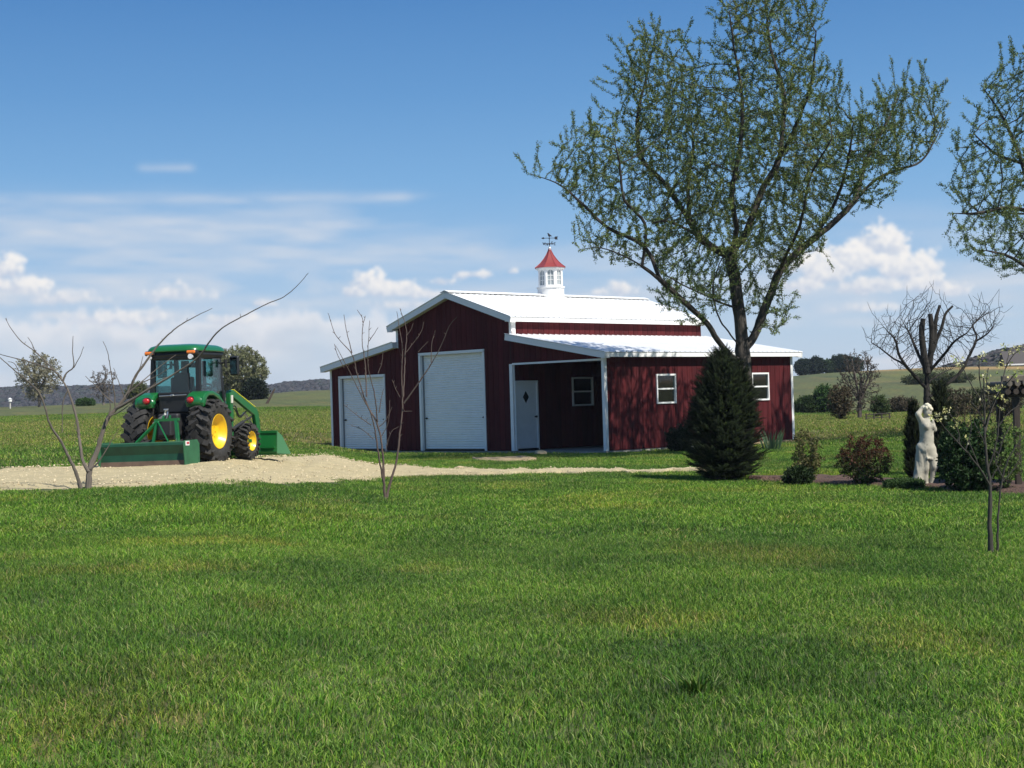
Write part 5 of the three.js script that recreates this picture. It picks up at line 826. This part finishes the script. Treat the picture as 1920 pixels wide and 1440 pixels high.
// spiky iris clump by the wall
{
  const base = at(1447, 845, 42.5); base.y = gy(base.x, base.z); const R = rngOf(81), parts = [];
  for (let i = 0; i < 46; i++) { const a = R() * 6.28, r = R() * 0.22, l = 0.30 + R() * 0.32, w = 0.03, lean = 0.15 + R() * 0.35, b = V(Math.cos(a) * r, 0, Math.sin(a) * r), t = b.clone().add(V(Math.cos(a) * lean * l, l, Math.sin(a) * lean * l)), s = V(-Math.sin(a + 1), 0, Math.cos(a + 1)).multiplyScalar(w / 2), m = b.clone().lerp(t, 0.6).add(V(0, 0.05, 0)), g = new THREE.BufferGeometry(); g.setAttribute('position', new THREE.Float32BufferAttribute([b.clone().sub(s), b.clone().add(s), m.clone().sub(s), m.clone().add(s), t].flatMap((p) => p.toArray()), 3)); g.setIndex([0, 1, 2, 1, 3, 2, 2, 3, 4]); g.computeVertexNormals(); parts.push(g); }
  const g = treeGroup('iris_plant', base, 'clump of upright sword-shaped leaves at the foot of the barn wall', 'plant'); mesh('foliage', join(parts), phys(rgb(0.06, 0.12, 0.05), 0.6, { side: THREE.DoubleSide, transmission: 0.25, thickness: 0 }), g);
}
// --- conifers: whorls of drooping branches carrying needle sprays
const needle = (cols, seed, L = 0.16, n = 26, nl = 0.03) => { const R = rngOf(seed), pos = [], col = [], idx = [], nor = []; for (let i = 0; i < n; i++) { const t = i / n, a = i * 2.4, d = V(Math.cos(a), 0.7, Math.sin(a)).normalize(), b = V(0, t * L, 0), s = V(-Math.sin(a), 0, Math.cos(a)), e = b.clone().addScaledVector(d, nl * (1.15 - 0.5 * t)), o = pos.length / 3; for (const p of [b.clone().addScaledVector(s, 0.004), b.clone().addScaledVector(s, -0.004), e]) { pos.push(...p.toArray()); nor.push(d.x, d.y, d.z); } const c = cols[Math.floor(R() * cols.length)]; for (let q = 0; q < 3; q++) col.push(...c); idx.push(o, o + 1, o + 2); } for (let q = 0; q < 2; q++) { const o = pos.length / 3, x = q ? 0.004 : 0, z = q ? 0 : 0.004; for (const p of [[x, 0, z], [-x, 0, -z], [0, L, 0]]) { pos.push(...p); nor.push(0, 0.5, 0.8); col.push(0.05, 0.04, 0.02); } idx.push(o, o + 1, o + 2); } const g = new THREE.BufferGeometry(); g.setAttribute('position', new THREE.Float32BufferAttribute(pos, 3)); g.setAttribute('color', new THREE.Float32BufferAttribute(col, 3)); g.setIndex(idx); return g; };
function conifer(name, label, base, H, profile, o) {
  const R = rngOf(o.seed), g = treeGroup(name, base, label, o.cat ?? 'evergreen'), parts = [rod(V(0, -0.05, 0), V(0, H * 0.97, 0), H * 0.022, 0.004, 8)], M = [], C = [], q = new THREE.Quaternion(), Y = V(0, 1, 0), leads = o.leads ?? [];
  const spray = (p, d, s) => { q.setFromUnitVectors(Y, d.normalize()); q.multiply(new THREE.Quaternion().setFromAxisAngle(Y, R() * 6.28)); M.push(new THREE.Matrix4().compose(p, q, V(s, s, s))); const v = 0.65 + 0.7 * R(), w = R() < (o.tips ?? 0.12) ? 1.7 : 1; C.push(rgb(v * w * 1.05, v * w, v)); };
  const bough = (ax, y, a, L, rise) => {
    const dir = V(Math.cos(a), rise, Math.sin(a)).normalize(), b = V(ax.x, y, ax.z), n = Math.max(2, Math.round(L / 0.055)), pts = []; let p = b.clone();
    for (let i = 0; i <= n; i++) { pts.push(p.clone()); const t = i / n; p.addScaledVector(V(dir.x, dir.y + (o.curl ?? 0.35) * (t - 0.35), dir.z).normalize(), L / n); }
    for (let i = 0; i < n; i += 2) parts.push(rod(pts[i], pts[Math.min(n, i + 2)], 0.004 + 0.012 * L * (1 - i / n), 0.003, 4));
    for (let i = 1; i <= n; i++) { const t = i / n, side = V(-dir.z, 0, dir.x); for (let k = 0; k < (o.dense ?? 3); k++) { if (t < 0.25 && R() < 0.5) continue; const s = (R() - 0.5) * 2, d = dir.clone().addScaledVector(side, s * 1.1 * (1.1 - 0.5 * t)).add(V(0, 0.15 + (R() - 0.4) * 0.7, 0)); spray(pts[i].clone().lerp(pts[i - 1], R()).addScaledVector(side, s * L * 0.22 * (1 - t)), d, (o.size ?? 1) * (0.75 + 0.6 * R())); } }
  };
  const axes = [{ x: 0, z: 0, h: H, y0: 0 }, ...leads];
  for (const ax of axes) { if (ax.y0) parts.push(rod(V(ax.x * 0.4, ax.y0, ax.z * 0.4), V(ax.x, ax.h, ax.z), H * 0.012, 0.004, 6)); for (let y = ax.y0 + 0.05; y < ax.h * 0.985; y += o.gap ?? 0.085) { const t = (y - ax.y0) / (ax.h - ax.y0), L0 = profile(ax.y0 ? mix(0.55, 1, t) : t) * (ax.y0 ? 0.55 : 1), m = Math.max(4, Math.round((o.ring ?? 9) * (0.5 + L0))), off = R() * 6.28; for (let k = 0; k < m; k++) { const L = L0 * (0.72 + 0.42 * R()); bough(ax, y + (R() - 0.5) * 0.05, off + k / m * 6.28 + (R() - 0.5) * 0.4, L, mix(o.rise0 ?? 0.15, o.rise1 ?? 0.9, t) + (R() - 0.5) * 0.2); } } for (let k = 0; k < 6; k++) spray(V(ax.x, ax.h * (0.93 + 0.012 * k), ax.z), V((R() - 0.5) * 0.6, 1, (R() - 0.5) * 0.6), 0.9); }
  mesh('trunk', join(parts), barkBrown, g); inst('foliage', o.needle, o.mat ?? leafOf(0.6), M, C, g); return g;
}
{
  const b = ground(1360, 901); const cols = [[0.012, 0.024, 0.007], [0.016, 0.030, 0.008], [0.028, 0.040, 0.010], [0.008, 0.017, 0.006]];
  const N = needle(cols, 91, 0.17, 34, 0.032);
  conifer('spruce_tree', 'dark green young spruce standing on the lawn before the big tree', b, 2.36, (t) => t < 0.12 ? mix(0.46, 0.68, t / 0.12) : t < 0.46 ? mix(0.68, 0.57, (t - 0.12) / 0.34) : t < 0.74 ? mix(0.57, 0.40, (t - 0.46) / 0.28) : mix(0.40, 0.05, ((t - 0.74) / 0.26) ** 1.1), { seed: 93, needle: N, dense: 4, ring: 12, gap: 0.07, leads: [{ x: 0.34, z: 0.05, y0: 0.9, h: 2.0 }, { x: -0.32, z: 0.1, y0: 0.9, h: 1.82 }, { x: 0.05, z: 0.2, y0: 1.2, h: 2.14 }] });
  const b2 = at(1716, 903, 27.2); b2.y = gy(b2.x, b2.z);
  conifer('arborvitae', 'narrow dark evergreen directly behind the white statue', b2, 1.28, (t) => t < 0.5 ? 0.25 : mix(0.26, 0.08, (t - 0.5) * 2), { seed: 95, needle: N, dense: 4, ring: 14, gap: 0.06, rise0: 1.2, rise1: 2.5, size: 0.8 });
  const b3 = at(1766, 880, 29.5); b3.y = gy(b3.x, b3.z);
  conifer('juniper', 'dark spreading juniper around the foot of the pollarded tree', b3, 1.62, (t) => mix(0.42, 0.10, t) , { seed: 97, needle: N, dense: 4, ring: 11, gap: 0.08, rise0: 0.5, rise1: 1.4, size: 1.0 });
}

// ---------------------------------------------------------------- the country beyond
const farLeaf = (cols, s, seed) => sprig(9, 0.5 * s, 0.22 * s, 0.13 * s, cols, seed, 1.0);
const FG = { bare: [[0.16, 0.135, 0.115], [0.13, 0.11, 0.095]], blossom: [[0.24, 0.22, 0.13], [0.17, 0.16, 0.09], [0.30, 0.28, 0.19]], green: [[0.05, 0.105, 0.025], [0.065, 0.13, 0.03]], pine: [[0.022, 0.04, 0.022], [0.03, 0.05, 0.028]] };
const bgTree = (name, label, u, v, ru, rv, depth, o, grp) => shrub(name, label, 'tree', u, v, ru, rv, { depth, trunk: 0.7, lift: 1.15, n: 260, stems: 6, kill: 1.25, ...o }, grp);
bgTree('blossom_tree', 'rounded pale blossoming tree on the field edge at far left', 74, 757, 43, 46, 138, { seed: 201, n: 320, leaf: farLeaf(FG.blossom, 0.9, 202), per: 0.95, rMax: 0.06, tip: 0.02, base: 0.14, bark: barkGrey, lift: 1.2 });
bgTree('bare_tree', 'small leafless tree on the field edge left of the tractor', 194, 757, 27, 34, 140, { seed: 203, n: 200, tip: 0.02, base: 0.1, bark: barkGrey, leaf: farLeaf(FG.bare, 0.6, 204), per: 0.35, rMax: 0.05 });
bgTree('olive_tree', 'rounded grey-green tree just behind the tractor mirror', 449, 757, 55, 50, 122, { seed: 205, n: 800, leaf: farLeaf([[0.17, 0.19, 0.09], [0.22, 0.23, 0.115], [0.25, 0.25, 0.15]], 0.6, 206), per: 3.4, rMax: 0.07, tip: 0.02, base: 0.16, bark: barkBrown, trunk: 0.45, lift: 1.02 });
shrub('cedar_shrub', 'dark low cedar at the foot of the grey-green tree', 'shrub', 478, 761, 21, 17, { depth: 119, seed: 207, n: 240, stems: 6, leaf: farLeaf([[0.014, 0.024, 0.012], [0.022, 0.034, 0.016]], 0.75, 208), per: 3, rMax: 0.2, tip: 0.02, base: 0.1 });
shrub('green_shrub', 'small green bush below the bare tree on the field edge', 'shrub', 160, 759, 16, 6, { depth: 136, seed: 209, n: 120, leaf: farLeaf(FG.green, 0.5, 210), per: 2, rMax: 0.2, tip: 0.02 });
shrub('yellow_green_shrub', 'yellow-green bush on the field edge close left of the tractor', 'shrub', 258, 757, 22, 20, { depth: 134, seed: 211, n: 160, leaf: farLeaf([[0.10, 0.13, 0.035], [0.13, 0.14, 0.05]], 0.6, 212), per: 1.5, rMax: 0.2, tip: 0.02 });
bgTree('bare_tree', 'brown leafless tree in the pasture right of the barn', 1612, 787, 42, 62, 72, { seed: 213, n: 700, stems: 9, tip: 0.012, base: 0.1, bark: std(rgb(0.095, 0.075, 0.065), 0.95), leaf: farLeaf([[0.10, 0.08, 0.065], [0.085, 0.075, 0.05]], 0.32, 214), per: 0.7, rMax: 0.04, trunk: 0.5, lift: 1.12 });
shrub('brown_shrub', 'rounded olive-brown shrub left of the leafless pasture tree', 'shrub', 1577, 787, 25, 34, { depth: 70, seed: 215, n: 420, stems: 8, leaf: farLeaf([[0.09, 0.085, 0.04], [0.10, 0.075, 0.045], [0.07, 0.08, 0.03]], 0.32, 216), per: 1.3, rMax: 0.06, tip: 0.01 });
bgTree('green_tree', 'small bright green tree between the barn corner and the brown shrub', 1546, 762, 21, 24, 88, { seed: 217, n: 260, leaf: farLeaf(FG.green, 0.5, 218), per: 2, rMax: 0.09, tip: 0.015, base: 0.08, trunk: 0.45, lift: 1.05 });
shrub('green_shrub', 'spreading green bushes along the pasture beside the white barn corner', 'shrub', 1512, 762, 22, 14, { depth: 88, seed: 219, n: 240, leaf: farLeaf([[0.045, 0.085, 0.022], [0.06, 0.10, 0.03]], 0.45, 220), per: 2, rMax: 0.2, tip: 0.015 });
shrub('green_shrub', 'green bush growing right of the leafless pasture tree', 'shrub', 1650, 782, 18, 20, { depth: 74, seed: 221, n: 220, leaf: farLeaf([[0.06, 0.10, 0.028], [0.08, 0.11, 0.035]], 0.32, 222), per: 1.3, rMax: 0.1, tip: 0.01 });
{
  const brown = [[0.10, 0.085, 0.055], [0.12, 0.095, 0.065], [0.085, 0.085, 0.04]], olive = [[0.075, 0.09, 0.035], [0.10, 0.10, 0.05], [0.06, 0.08, 0.03]];
  [['olive brush thicket on the slope left of the pollarded tree', 1690, 760, 34, 14, 84, brown], ['brown brush thicket on the slope right of the pollarded trunk', 1790, 770, 34, 28, 64, brown], ['olive brush thicket between the flowering sapling and the far slope', 1838, 764, 34, 26, 68, olive], ['brown brush thicket on the slope behind the wooden arbor', 1888, 768, 38, 30, 62, brown], ['long low hedge line across the far green slope behind the statue', 1760, 722, 66, 7, 150, olive]].forEach(([label, u, v, a, b, d, cols], i) => shrub('brush_thicket', label, 'shrub', u, v, a, b, { depth: d, seed: 301 + i, n: 360, stems: 9, rz: 0.5, leaf: farLeaf(cols, d > 100 ? 0.7 : 0.34, 310 + i), per: 1.1, rMax: 0.08, tip: 0.01, bark: barkBrown }));
}
{
  const g0 = [[1507, 700, 15, 13], [1531, 700, 16, 14], [1556, 701, 14, 10], [1577, 701, 19, 15], [1600, 701, 16, 11]], names = ['leftmost dark pine of the clump on the hill right of the barn', 'second dark pine from the left on the hill right of the barn', 'low lighter green tree amid the dark pines on the hill', 'tallest dark pine of the clump on the hill right of the barn', 'rightmost dark pine of the clump on the hill beyond the barn'];
  g0.forEach(([u, v, a, b], i) => bgTree('pine_tree', names[i], u, v, a, b, 245, { seed: 231 + i, n: 300, leaf: farLeaf(i === 2 ? [[0.05, 0.085, 0.03]] : FG.pine, 1.1, 240 + i), per: 2.6, rMax: 0.3, tip: 0.04, base: 0.25, trunk: 0.4, lift: 1.05 }, 'trees on the hill right of the barn'));
  bgTree('bare_tree', 'taller of two tiny leafless trees on the skyline right of the pines', 1627, 694, 10, 16, 258, { seed: 251, n: 130, tip: 0.03, base: 0.14, bark: barkGrey }); bgTree('bare_tree', 'smaller of two tiny leafless trees on the skyline right of the pines', 1611, 694, 5, 11, 258, { seed: 253, n: 70, tip: 0.03, base: 0.1, bark: barkGrey });
}
// wooded ridges, far off: a hill of earth with a wood on it that reads as one mass
function ridge(name, label, prof, D, thick, colsets, seed, size, count) {
  const pos = [], idx = [], n = 60, R = rngOf(seed), tops = [];
  const top = (u) => { let i = 0; while (i < prof.length - 2 && prof[i + 1][0] < u) i++; const t = clamp((u - prof[i][0]) / (prof[i + 1][0] - prof[i][0]), 0, 1), s = t * t * (3 - 2 * t); return mix(prof[i][1], prof[i + 1][1], s); };
  const u0 = prof[0][0], u1 = prof.at(-1)[0];
  for (let i = 0; i <= n; i++) { const u = mix(u0, u1, i / n), p = at(u, top(u), D); p.y -= size * 0.8; tops.push(p); for (const [k, h] of [[-1, 0], [-0.5, 0.55], [-0.15, 0.93], [0, 1], [0.4, 0.9], [1, 0]]) { const q = at(u, 750, D + k * thick); pos.push(q.x, mix(EYE - 6, p.y, h), q.z); } }
  for (let i = 0; i < n; i++) for (let k = 0; k < 5; k++) { const a = i * 6 + k, b = a + 6; idx.push(a, b, a + 1, a + 1, b, b + 1); }
  const g = new THREE.BufferGeometry(); g.setAttribute('position', new THREE.Float32BufferAttribute(pos, 3)); g.setIndex(idx); g.computeVertexNormals(); kind(mesh('hill', g, std(rgb(0.04, 0.036, 0.03), 0.95)), 'structure');
  const M = [], C = [], o = new THREE.Object3D();
  for (let i = 0; i < count; i++) { const u = mix(u0, u1, R()), k = -R() * R() * 0.9 + 0.06, p = at(u, top(u), D + k * thick), h = k < -0.5 ? mix(0, 0.55, (k + 1) * 2) : k < -0.15 ? mix(0.55, 0.93, (k + 0.5) / 0.35) : mix(0.93, 1, clamp((k + 0.15) / 0.15, 0, 1)); const ty = at(u, top(u), D).y - size * 0.8; o.position.set(p.x, mix(EYE - 6, ty, h) - size * 0.15, p.z); o.rotation.set(0, R() * 6.28, 0); const s = size * (0.8 + 0.35 * R()); o.scale.set(s * 1.2, s * (0.75 + 0.3 * R()), s * 1.2); o.updateMatrix(); M.push(o.matrix.clone()); const c = colsets[Math.floor(R() * colsets.length)], v = 0.85 + 0.3 * R(); C.push(rgb(c[0] * v, c[1] * v, c[2] * v)); }
  const lump = []; { const Q = rngOf(seed + 1); for (let i = 0; i < 90; i++) { const d = V(Q() - 0.5, Q() - 0.5, Q() - 0.5).normalize(), r = 0.42 + 0.1 * Q(), c = V(d.x * r, 0.52 + d.y * r * 0.9, d.z * r), g2 = new THREE.PlaneGeometry(0.26, 0.2).lookAt(d.add(V(Q() - 0.5, Q() - 0.5, Q() - 0.5).multiplyScalar(0.5)).normalize()).translate(c.x, c.y, c.z); lump.push(g2); } lump.push(rod(V(0, -0.2, 0), V(0, 0.6, 0), 0.05, 0.03, 5)); }
  tag(inst(name, join(lump), std(0xffffff, 0.9, { side: THREE.DoubleSide }), M, C), label, 'woods');
}
ridge('far_woods', 'dark bluish wooded hills along the horizon left of the tractor', [[-320, 734], [-100, 730], [0, 727], [60, 722], [120, 724], [230, 721], [330, 726], [440, 724], [500, 722], [545, 716], [600, 712], [700, 716], [800, 730]], 760, 120, [[0.036, 0.032, 0.033], [0.040, 0.034, 0.034], [0.028, 0.034, 0.028], [0.034, 0.031, 0.033]], 261, 3.4, 10000);
ridge('far_woods', 'brown wooded hill on the skyline at the right edge', [[1640, 706], [1740, 696], [1800, 682], [1840, 668], [1880, 655], [1920, 648], [2020, 636], [2200, 650]], 420, 70, [[0.058, 0.046, 0.04], [0.066, 0.053, 0.045], [0.036, 0.042, 0.026]], 263, 3.4, 3200);
// ---------------------------------------------------------------- garden statue: one figure, arms raised, drapery falling to the ground
{
  const base = ground(1738, 914), D = -base.z, px = D / F, g = group('statue'); g.position.copy(base); g.rotation.y = 0.28;
  tag(g, 'weathered white stone statue of a draped figure with raised arms in the bed', 'statue');
  // joints in metres; x right in the picture, y up, z toward the viewer
  const N = 96, half = 0.74, cy = 0.70, bones = [];
  const B = (a, b, r0, r1, k = 0.035) => bones.push([V(...a), V(...b), r0, r1, k]);
  B([0.015, 0.62, 0], [0.03, 0.76, 0.0], 0.135, 0.118); B([0.03, 0.76, 0], [0.03, 0.94, 0.0], 0.112, 0.128); B([-0.02, 1.0, 0], [0.085, 1.02, 0.0], 0.085, 0.085); B([0.035, 1.0, 0], [0.04, 1.10, 0.01], 0.06, 0.05);
  B([0.045, 1.16, 0.02], [0.05, 1.22, 0.025], 0.075, 0.07, 0.02);                                   // head
  B([-0.03, 0.955, 0.085], [-0.02, 0.945, 0.09], 0.055, 0.05, 0.02); B([0.09, 0.955, 0.085], [0.095, 0.945, 0.09], 0.055, 0.05, 0.02);
  B([-0.06, 1.02, 0], [-0.135, 1.14, 0.0], 0.055, 0.046, 0.02); B([-0.135, 1.14, 0], [-0.02, 1.245, -0.02], 0.046, 0.036, 0.015);   // left arm up, hand behind the head
  B([0.115, 1.01, 0.02], [0.165, 0.90, 0.04], 0.05, 0.043, 0.02); B([0.165, 0.90, 0.04], [0.09, 1.03, 0.10], 0.042, 0.034, 0.012); // right arm folded to the breast
  B([-0.02, 0.58, 0], [-0.045, 0.30, 0.02], 0.115, 0.075); B([-0.045, 0.30, 0.02], [-0.04, 0.05, 0.0], 0.068, 0.048);
  B([0.075, 0.58, 0.02], [0.105, 0.33, 0.085], 0.112, 0.068); B([0.105, 0.33, 0.085], [0.055, 0.055, 0.05], 0.06, 0.035); B([0.055, 0.04, 0.06], [0.10, 0.022, 0.15], 0.035, 0.022, 0.02); B([-0.04, 0.035, 0.02], [-0.02, 0.022, 0.11], 0.04, 0.024, 0.02);
  B([-0.075, 0.62, -0.03], [-0.13, 0.25, -0.03], 0.09, 0.085); B([-0.13, 0.25, -0.03], [-0.20, 0.02, -0.02], 0.085, 0.10); B([-0.03, 0.4, -0.07], [-0.09, 0.03, -0.06], 0.09, 0.11); B([-0.09, 0.58, 0.06], [0.14, 0.50, 0.10], 0.035, 0.032, 0.02); B([0.14, 0.50, 0.10], [0.155, 0.40, 0.09], 0.03, 0.02, 0.015); B([-0.03, 0.46, 0.11], [0.06, 0.44, 0.125], 0.022, 0.018, 0.01);
  const mc = new MarchingCubes(N, new THREE.MeshBasicMaterial(), false, false, 400000); mc.isolation = 0; const pt = V(0, 0, 0), ab = V(0, 0, 0), ap = V(0, 0, 0);
  for (let k = 0; k < N; k++) for (let j = 0; j < N; j++) for (let i = 0; i < N; i++) {
    pt.set((i / N * 2 - 1) * half, cy + (j / N * 2 - 1) * half, (k / N * 2 - 1) * half); let d = 1;
    for (const [a, b, r0, r1, s] of bones) { ab.subVectors(b, a); ap.subVectors(pt, a); const t = clamp(ap.dot(ab) / ab.lengthSq(), 0, 1), q = ap.addScaledVector(ab, -t).length() - mix(r0, r1, t), h = clamp(0.5 + 0.5 * (d - q) / s, 0, 1); d = mix(d, q, h) - s * h * (1 - h); }
    if (Math.abs(d) < 0.06) { const drape = pt.x < 0.02 - pt.z * 0.3 && pt.y < 0.6 ? 1 : 0.0; d += drape * 0.010 * (vnoise(pt.x * 26 + pt.y * 3.5 + pt.z * 14, pt.y * 2.5, 9) - 0.5) * 2 + 0.003 * (vnoise(pt.x * 40, pt.y * 40 + pt.z * 30, 3) - 0.5); }
    mc.field[k * N * N + j * N + i] = -d;
  }
  mc.update(); const n = mc.count, p = new Float32Array(n * 3); for (let i = 0; i < n; i++) { p[i * 3] = mc.positionArray[i * 3] * half; p[i * 3 + 1] = mc.positionArray[i * 3 + 1] * half + cy; p[i * 3 + 2] = mc.positionArray[i * 3 + 2] * half; }
  let geo = new THREE.BufferGeometry(); geo.setAttribute('position', new THREE.BufferAttribute(p, 3)); geo = mergeVertices(geo, 1e-4); geo.computeVertexNormals();
  const uv = new Float32Array(geo.attributes.position.count * 2), gp = geo.attributes.position; for (let i = 0; i < gp.count; i++) { uv[i * 2] = gp.getX(i) * 1.4 + gp.getZ(i); uv[i * 2 + 1] = gp.getY(i) * 1.4; } geo.setAttribute('uv', new THREE.BufferAttribute(uv, 2));
  const stone = tex(256, (x, y) => { const t = 0.80 + 0.34 * (fbm(x * 8, y * 8, 5, 271, 8) - 0.45) - 0.3 * smoothstep(fbm(x * 16, y * 16, 4, 275, 16), 0.58, 0.8); return [t, t * 0.985, t * 0.93]; });
  const S = 1.06; const body = mesh('figure', geo, std(rgb(0.50, 0.475, 0.40), 0.85, { map: stone }), g); body.scale.set(S * 0.86, S, S * 0.9);
  const hair = []; const R = rngOf(277); for (let i = 0; i < 34; i++) { const a = R() * 6.28, b = R() * 1.7; hair.push(new THREE.SphereGeometry(0.024 + R() * 0.014, 8, 6).translate(0.05 + Math.cos(a) * Math.sin(b) * 0.07, 1.215 + Math.cos(b) * 0.068, 0.015 + Math.sin(a) * Math.sin(b) * 0.07)); } const hm = mesh('hair', join(hair), std(rgb(0.60, 0.56, 0.42), 0.9), g); hm.scale.set(S * 0.86, S, S * 0.9);
  const plinth = mesh('plinth', new THREE.CylinderGeometry(0.2, 0.23, 0.07, 28).translate(-0.03, 0.012, 0.02), std(rgb(0.40, 0.37, 0.31), 0.9, { map: stone }), g); plinth.scale.set(1.1, 1, 1);
}
// ---------------------------------------------------------------- wooden garden structure at the right edge: post under a stack of beams
{
  const base = ground(1908, 917), D = -base.z, px = D / F, g = group('wooden_arbor'); g.position.copy(base); g.rotation.y = -0.1; tag(g, 'weathered wooden arbor with stacked beam ends on a dark post at the right edge', 'arbor');
  const wood = std(rgb(0.055, 0.043, 0.034), 0.9, { map: barkTex }), greyWood = std(rgb(0.16, 0.14, 0.115), 0.9, { map: barkTex }), H = (917 - 745) * px;
  mesh('post', metreUV(rb(0.10, H, 0.10, 0.012, 0.02, H / 2, 0)), wood, g); mesh('post', metreUV(rb(0.10, H, 0.10, 0.012, 0.02, H / 2, -1.3)), wood, g);
  for (const [y, h, x0] of [[H + 0.035, 0.07, -0.16], [H + 0.145, 0.06, -0.19], [H + 0.30, 0.10, -0.20]]) mesh('beam', metreUV(rb(1.4, h, 0.10, 0.02, x0 + 0.7, y, 0.0)), y > H + 0.2 ? greyWood : wood, g);
  for (let r = 0; r < 2; r++) for (let k = 0; k < 10; k++) mesh('rafter', metreUV(rod(V(-0.13 + k * 0.125 + r * 0.03, H + 0.09 + r * 0.13, 0.16), V(-0.13 + k * 0.125 + r * 0.03, H + 0.09 + r * 0.13, -1.5), 0.045, 0.045, 10)), r ? greyWood : wood, g);
}
// rock and clods by the driveway
function rock(u, v, r, label, col, seed, flat = 0.7) { const b = ground(u, v), geo = mergeVertices(new THREE.IcosahedronGeometry(r, 4).deleteAttribute('normal').deleteAttribute('uv'), 1e-5), p = geo.attributes.position; for (let i = 0; i < p.count; i++) { const x = p.getX(i), y = p.getY(i), z = p.getZ(i), k = 0.7 + 0.6 * fbm(x / r * 1.3 + seed, y / r * 1.3 + z / r, 4, seed); p.setXYZ(i, x * k * 1.3, y * k * flat, z * k); } geo.computeVertexNormals(); const m = mesh('rock', geo, std(rgb(...col), 0.95)); m.position.set(b.x, b.y + r * 0.25, b.z); return tag(m, label, 'rock'); }
rock(1014, 853, 0.15, 'tan rock in the grass before the porch post', [0.50, 0.40, 0.25], 281); rock(862, 880, 0.10, 'small tan clod on the narrow end of the gravel', [0.42, 0.33, 0.2], 283, 0.5);
// loose stones of the driveway: nobody could count them
{
  const R = rngOf(291), M = [], C = [], o = new THREE.Object3D(), gv = patches[0]; let x0 = 1e9, x1 = -1e9, z0 = 1e9, z1 = -1e9; for (const [x, z] of gv) { x0 = Math.min(x0, x); x1 = Math.max(x1, x); z0 = Math.min(z0, z); z1 = Math.max(z1, z); }
  for (let i = 0; i < 90000 && M.length < 7000; i++) { const x = mix(x0, x1, R()), z = mix(z0, z1, R()); if (!inPoly(gv, x, z)) continue; o.position.set(x, gy(x, z) + 0.062 + (vnoise(x * 0.8, z * 2.2, 95) - 0.5) * 0.05, z); o.rotation.set(R() * 6, R() * 6, R() * 6); const s = 0.006 + 0.015 * R() ** 3; o.scale.set(s, s * 0.7, s * 1.2); o.updateMatrix(); M.push(o.matrix.clone()); const v = 0.6 + 0.6 * R(); C.push(rgb(0.58 * v, 0.49 * v, 0.32 * v)); }
  tag(inst('gravel_stones', new THREE.IcosahedronGeometry(1, 0), std(0xffffff, 0.9), M, C), 'loose tan stones scattered over the gravel driveway', 'gravel');
}
// the field's small things: a nest box on a pole, a leaning stake, a bit of rail fence, two pale boxes, the house on the hill
{
  const b = at(19, 757, 128); b.y = gy(b.x, b.z); const g = group('bird_house'); g.position.copy(b); tag(g, 'white bird house on a pale post at the far left field edge', 'bird house'); const w = std(rgb(0.78, 0.78, 0.76), 0.6), H = 0.55;
  mesh('post', rod(V(0, -0.3, 0), V(0, H, 0), 0.055), std(rgb(0.5, 0.48, 0.44), 0.8), g); mesh('box', new THREE.CylinderGeometry(0.15, 0.15, 0.2, 10).translate(0, H + 0.1, 0), w, g); mesh('roof', new THREE.ConeGeometry(0.19, 0.13, 10).translate(0, H + 0.26, 0), w, g);
}
{
  const b = at(508, 764, 100); b.y = gy(b.x, b.z); const g = group('leaning_stake'); g.position.copy(b); tag(g, 'dark stake leaning in the green field left of the barn', 'stake'); mesh('stake_pole', rod(V(-0.3, -0.1, 0), V(0.28, 0.92, 0), 0.09, 0.05, 8), barkBrown, g);
}
{
  const b = at(1645, 789, 66); b.y = gy(b.x, b.z); const g = group('rail_fence'); g.position.copy(b); tag(g, 'short dark rail fence in the pasture under the leafless tree', 'fence'); const w = std(rgb(0.06, 0.05, 0.04), 0.9); for (let i = 0; i < 4; i++) mesh('fence_post', rod(V(-0.45 + i * 0.32, -0.1, 0), V(-0.45 + i * 0.32, 0.30, 0), 0.028), w, g); mesh('rail', rod(V(-0.5, 0.24, 0), V(0.58, 0.28, 0), 0.02), w, g); mesh('rail', rod(V(-0.5, 0.10, 0), V(0.58, 0.13, 0), 0.018), w, g);
}
{
  const D = 232, b = at(1915, 700, D); b.y = gy(b.x, b.z); const g = group('far_house'); g.position.copy(b); g.rotation.y = -0.15; tag(g, 'low house with a long dark roof and pale eave at the far right', 'house'); const px = D / F, y = at(1915, 684, D).y - b.y;
  mesh('wall', bx(9, y, 5, 2.2, y / 2 - 0.1, -2.5), std(rgb(0.22, 0.2, 0.18), 0.9), g); mesh('roof', ZY([[0.5, y], [-2.5, y + 1.9], [-5.5, y], [-5.5, y + 0.15], [-2.5, y + 2.1], [0.5, y + 0.18]].map(([a, q]) => [a, q]), 9.6, -2.4, 0.01), std(rgb(0.075, 0.065, 0.06), 0.9), g); mesh('eave_board', bx(9.6, 0.22, 0.06, 2.4, y + 0.06, 0.52), trimMat, g); for (let i = 0; i < 3; i++) mesh('window', bx(0.9, 0.8, 0.05, -0.8 + i * 2.6, y * 0.5, 0.03), blackMat, g);
}
scene.fog = new THREE.FogExp2(rgb(0.62, 0.72, 0.86), 0.0002);
renderer.render(scene, camera);
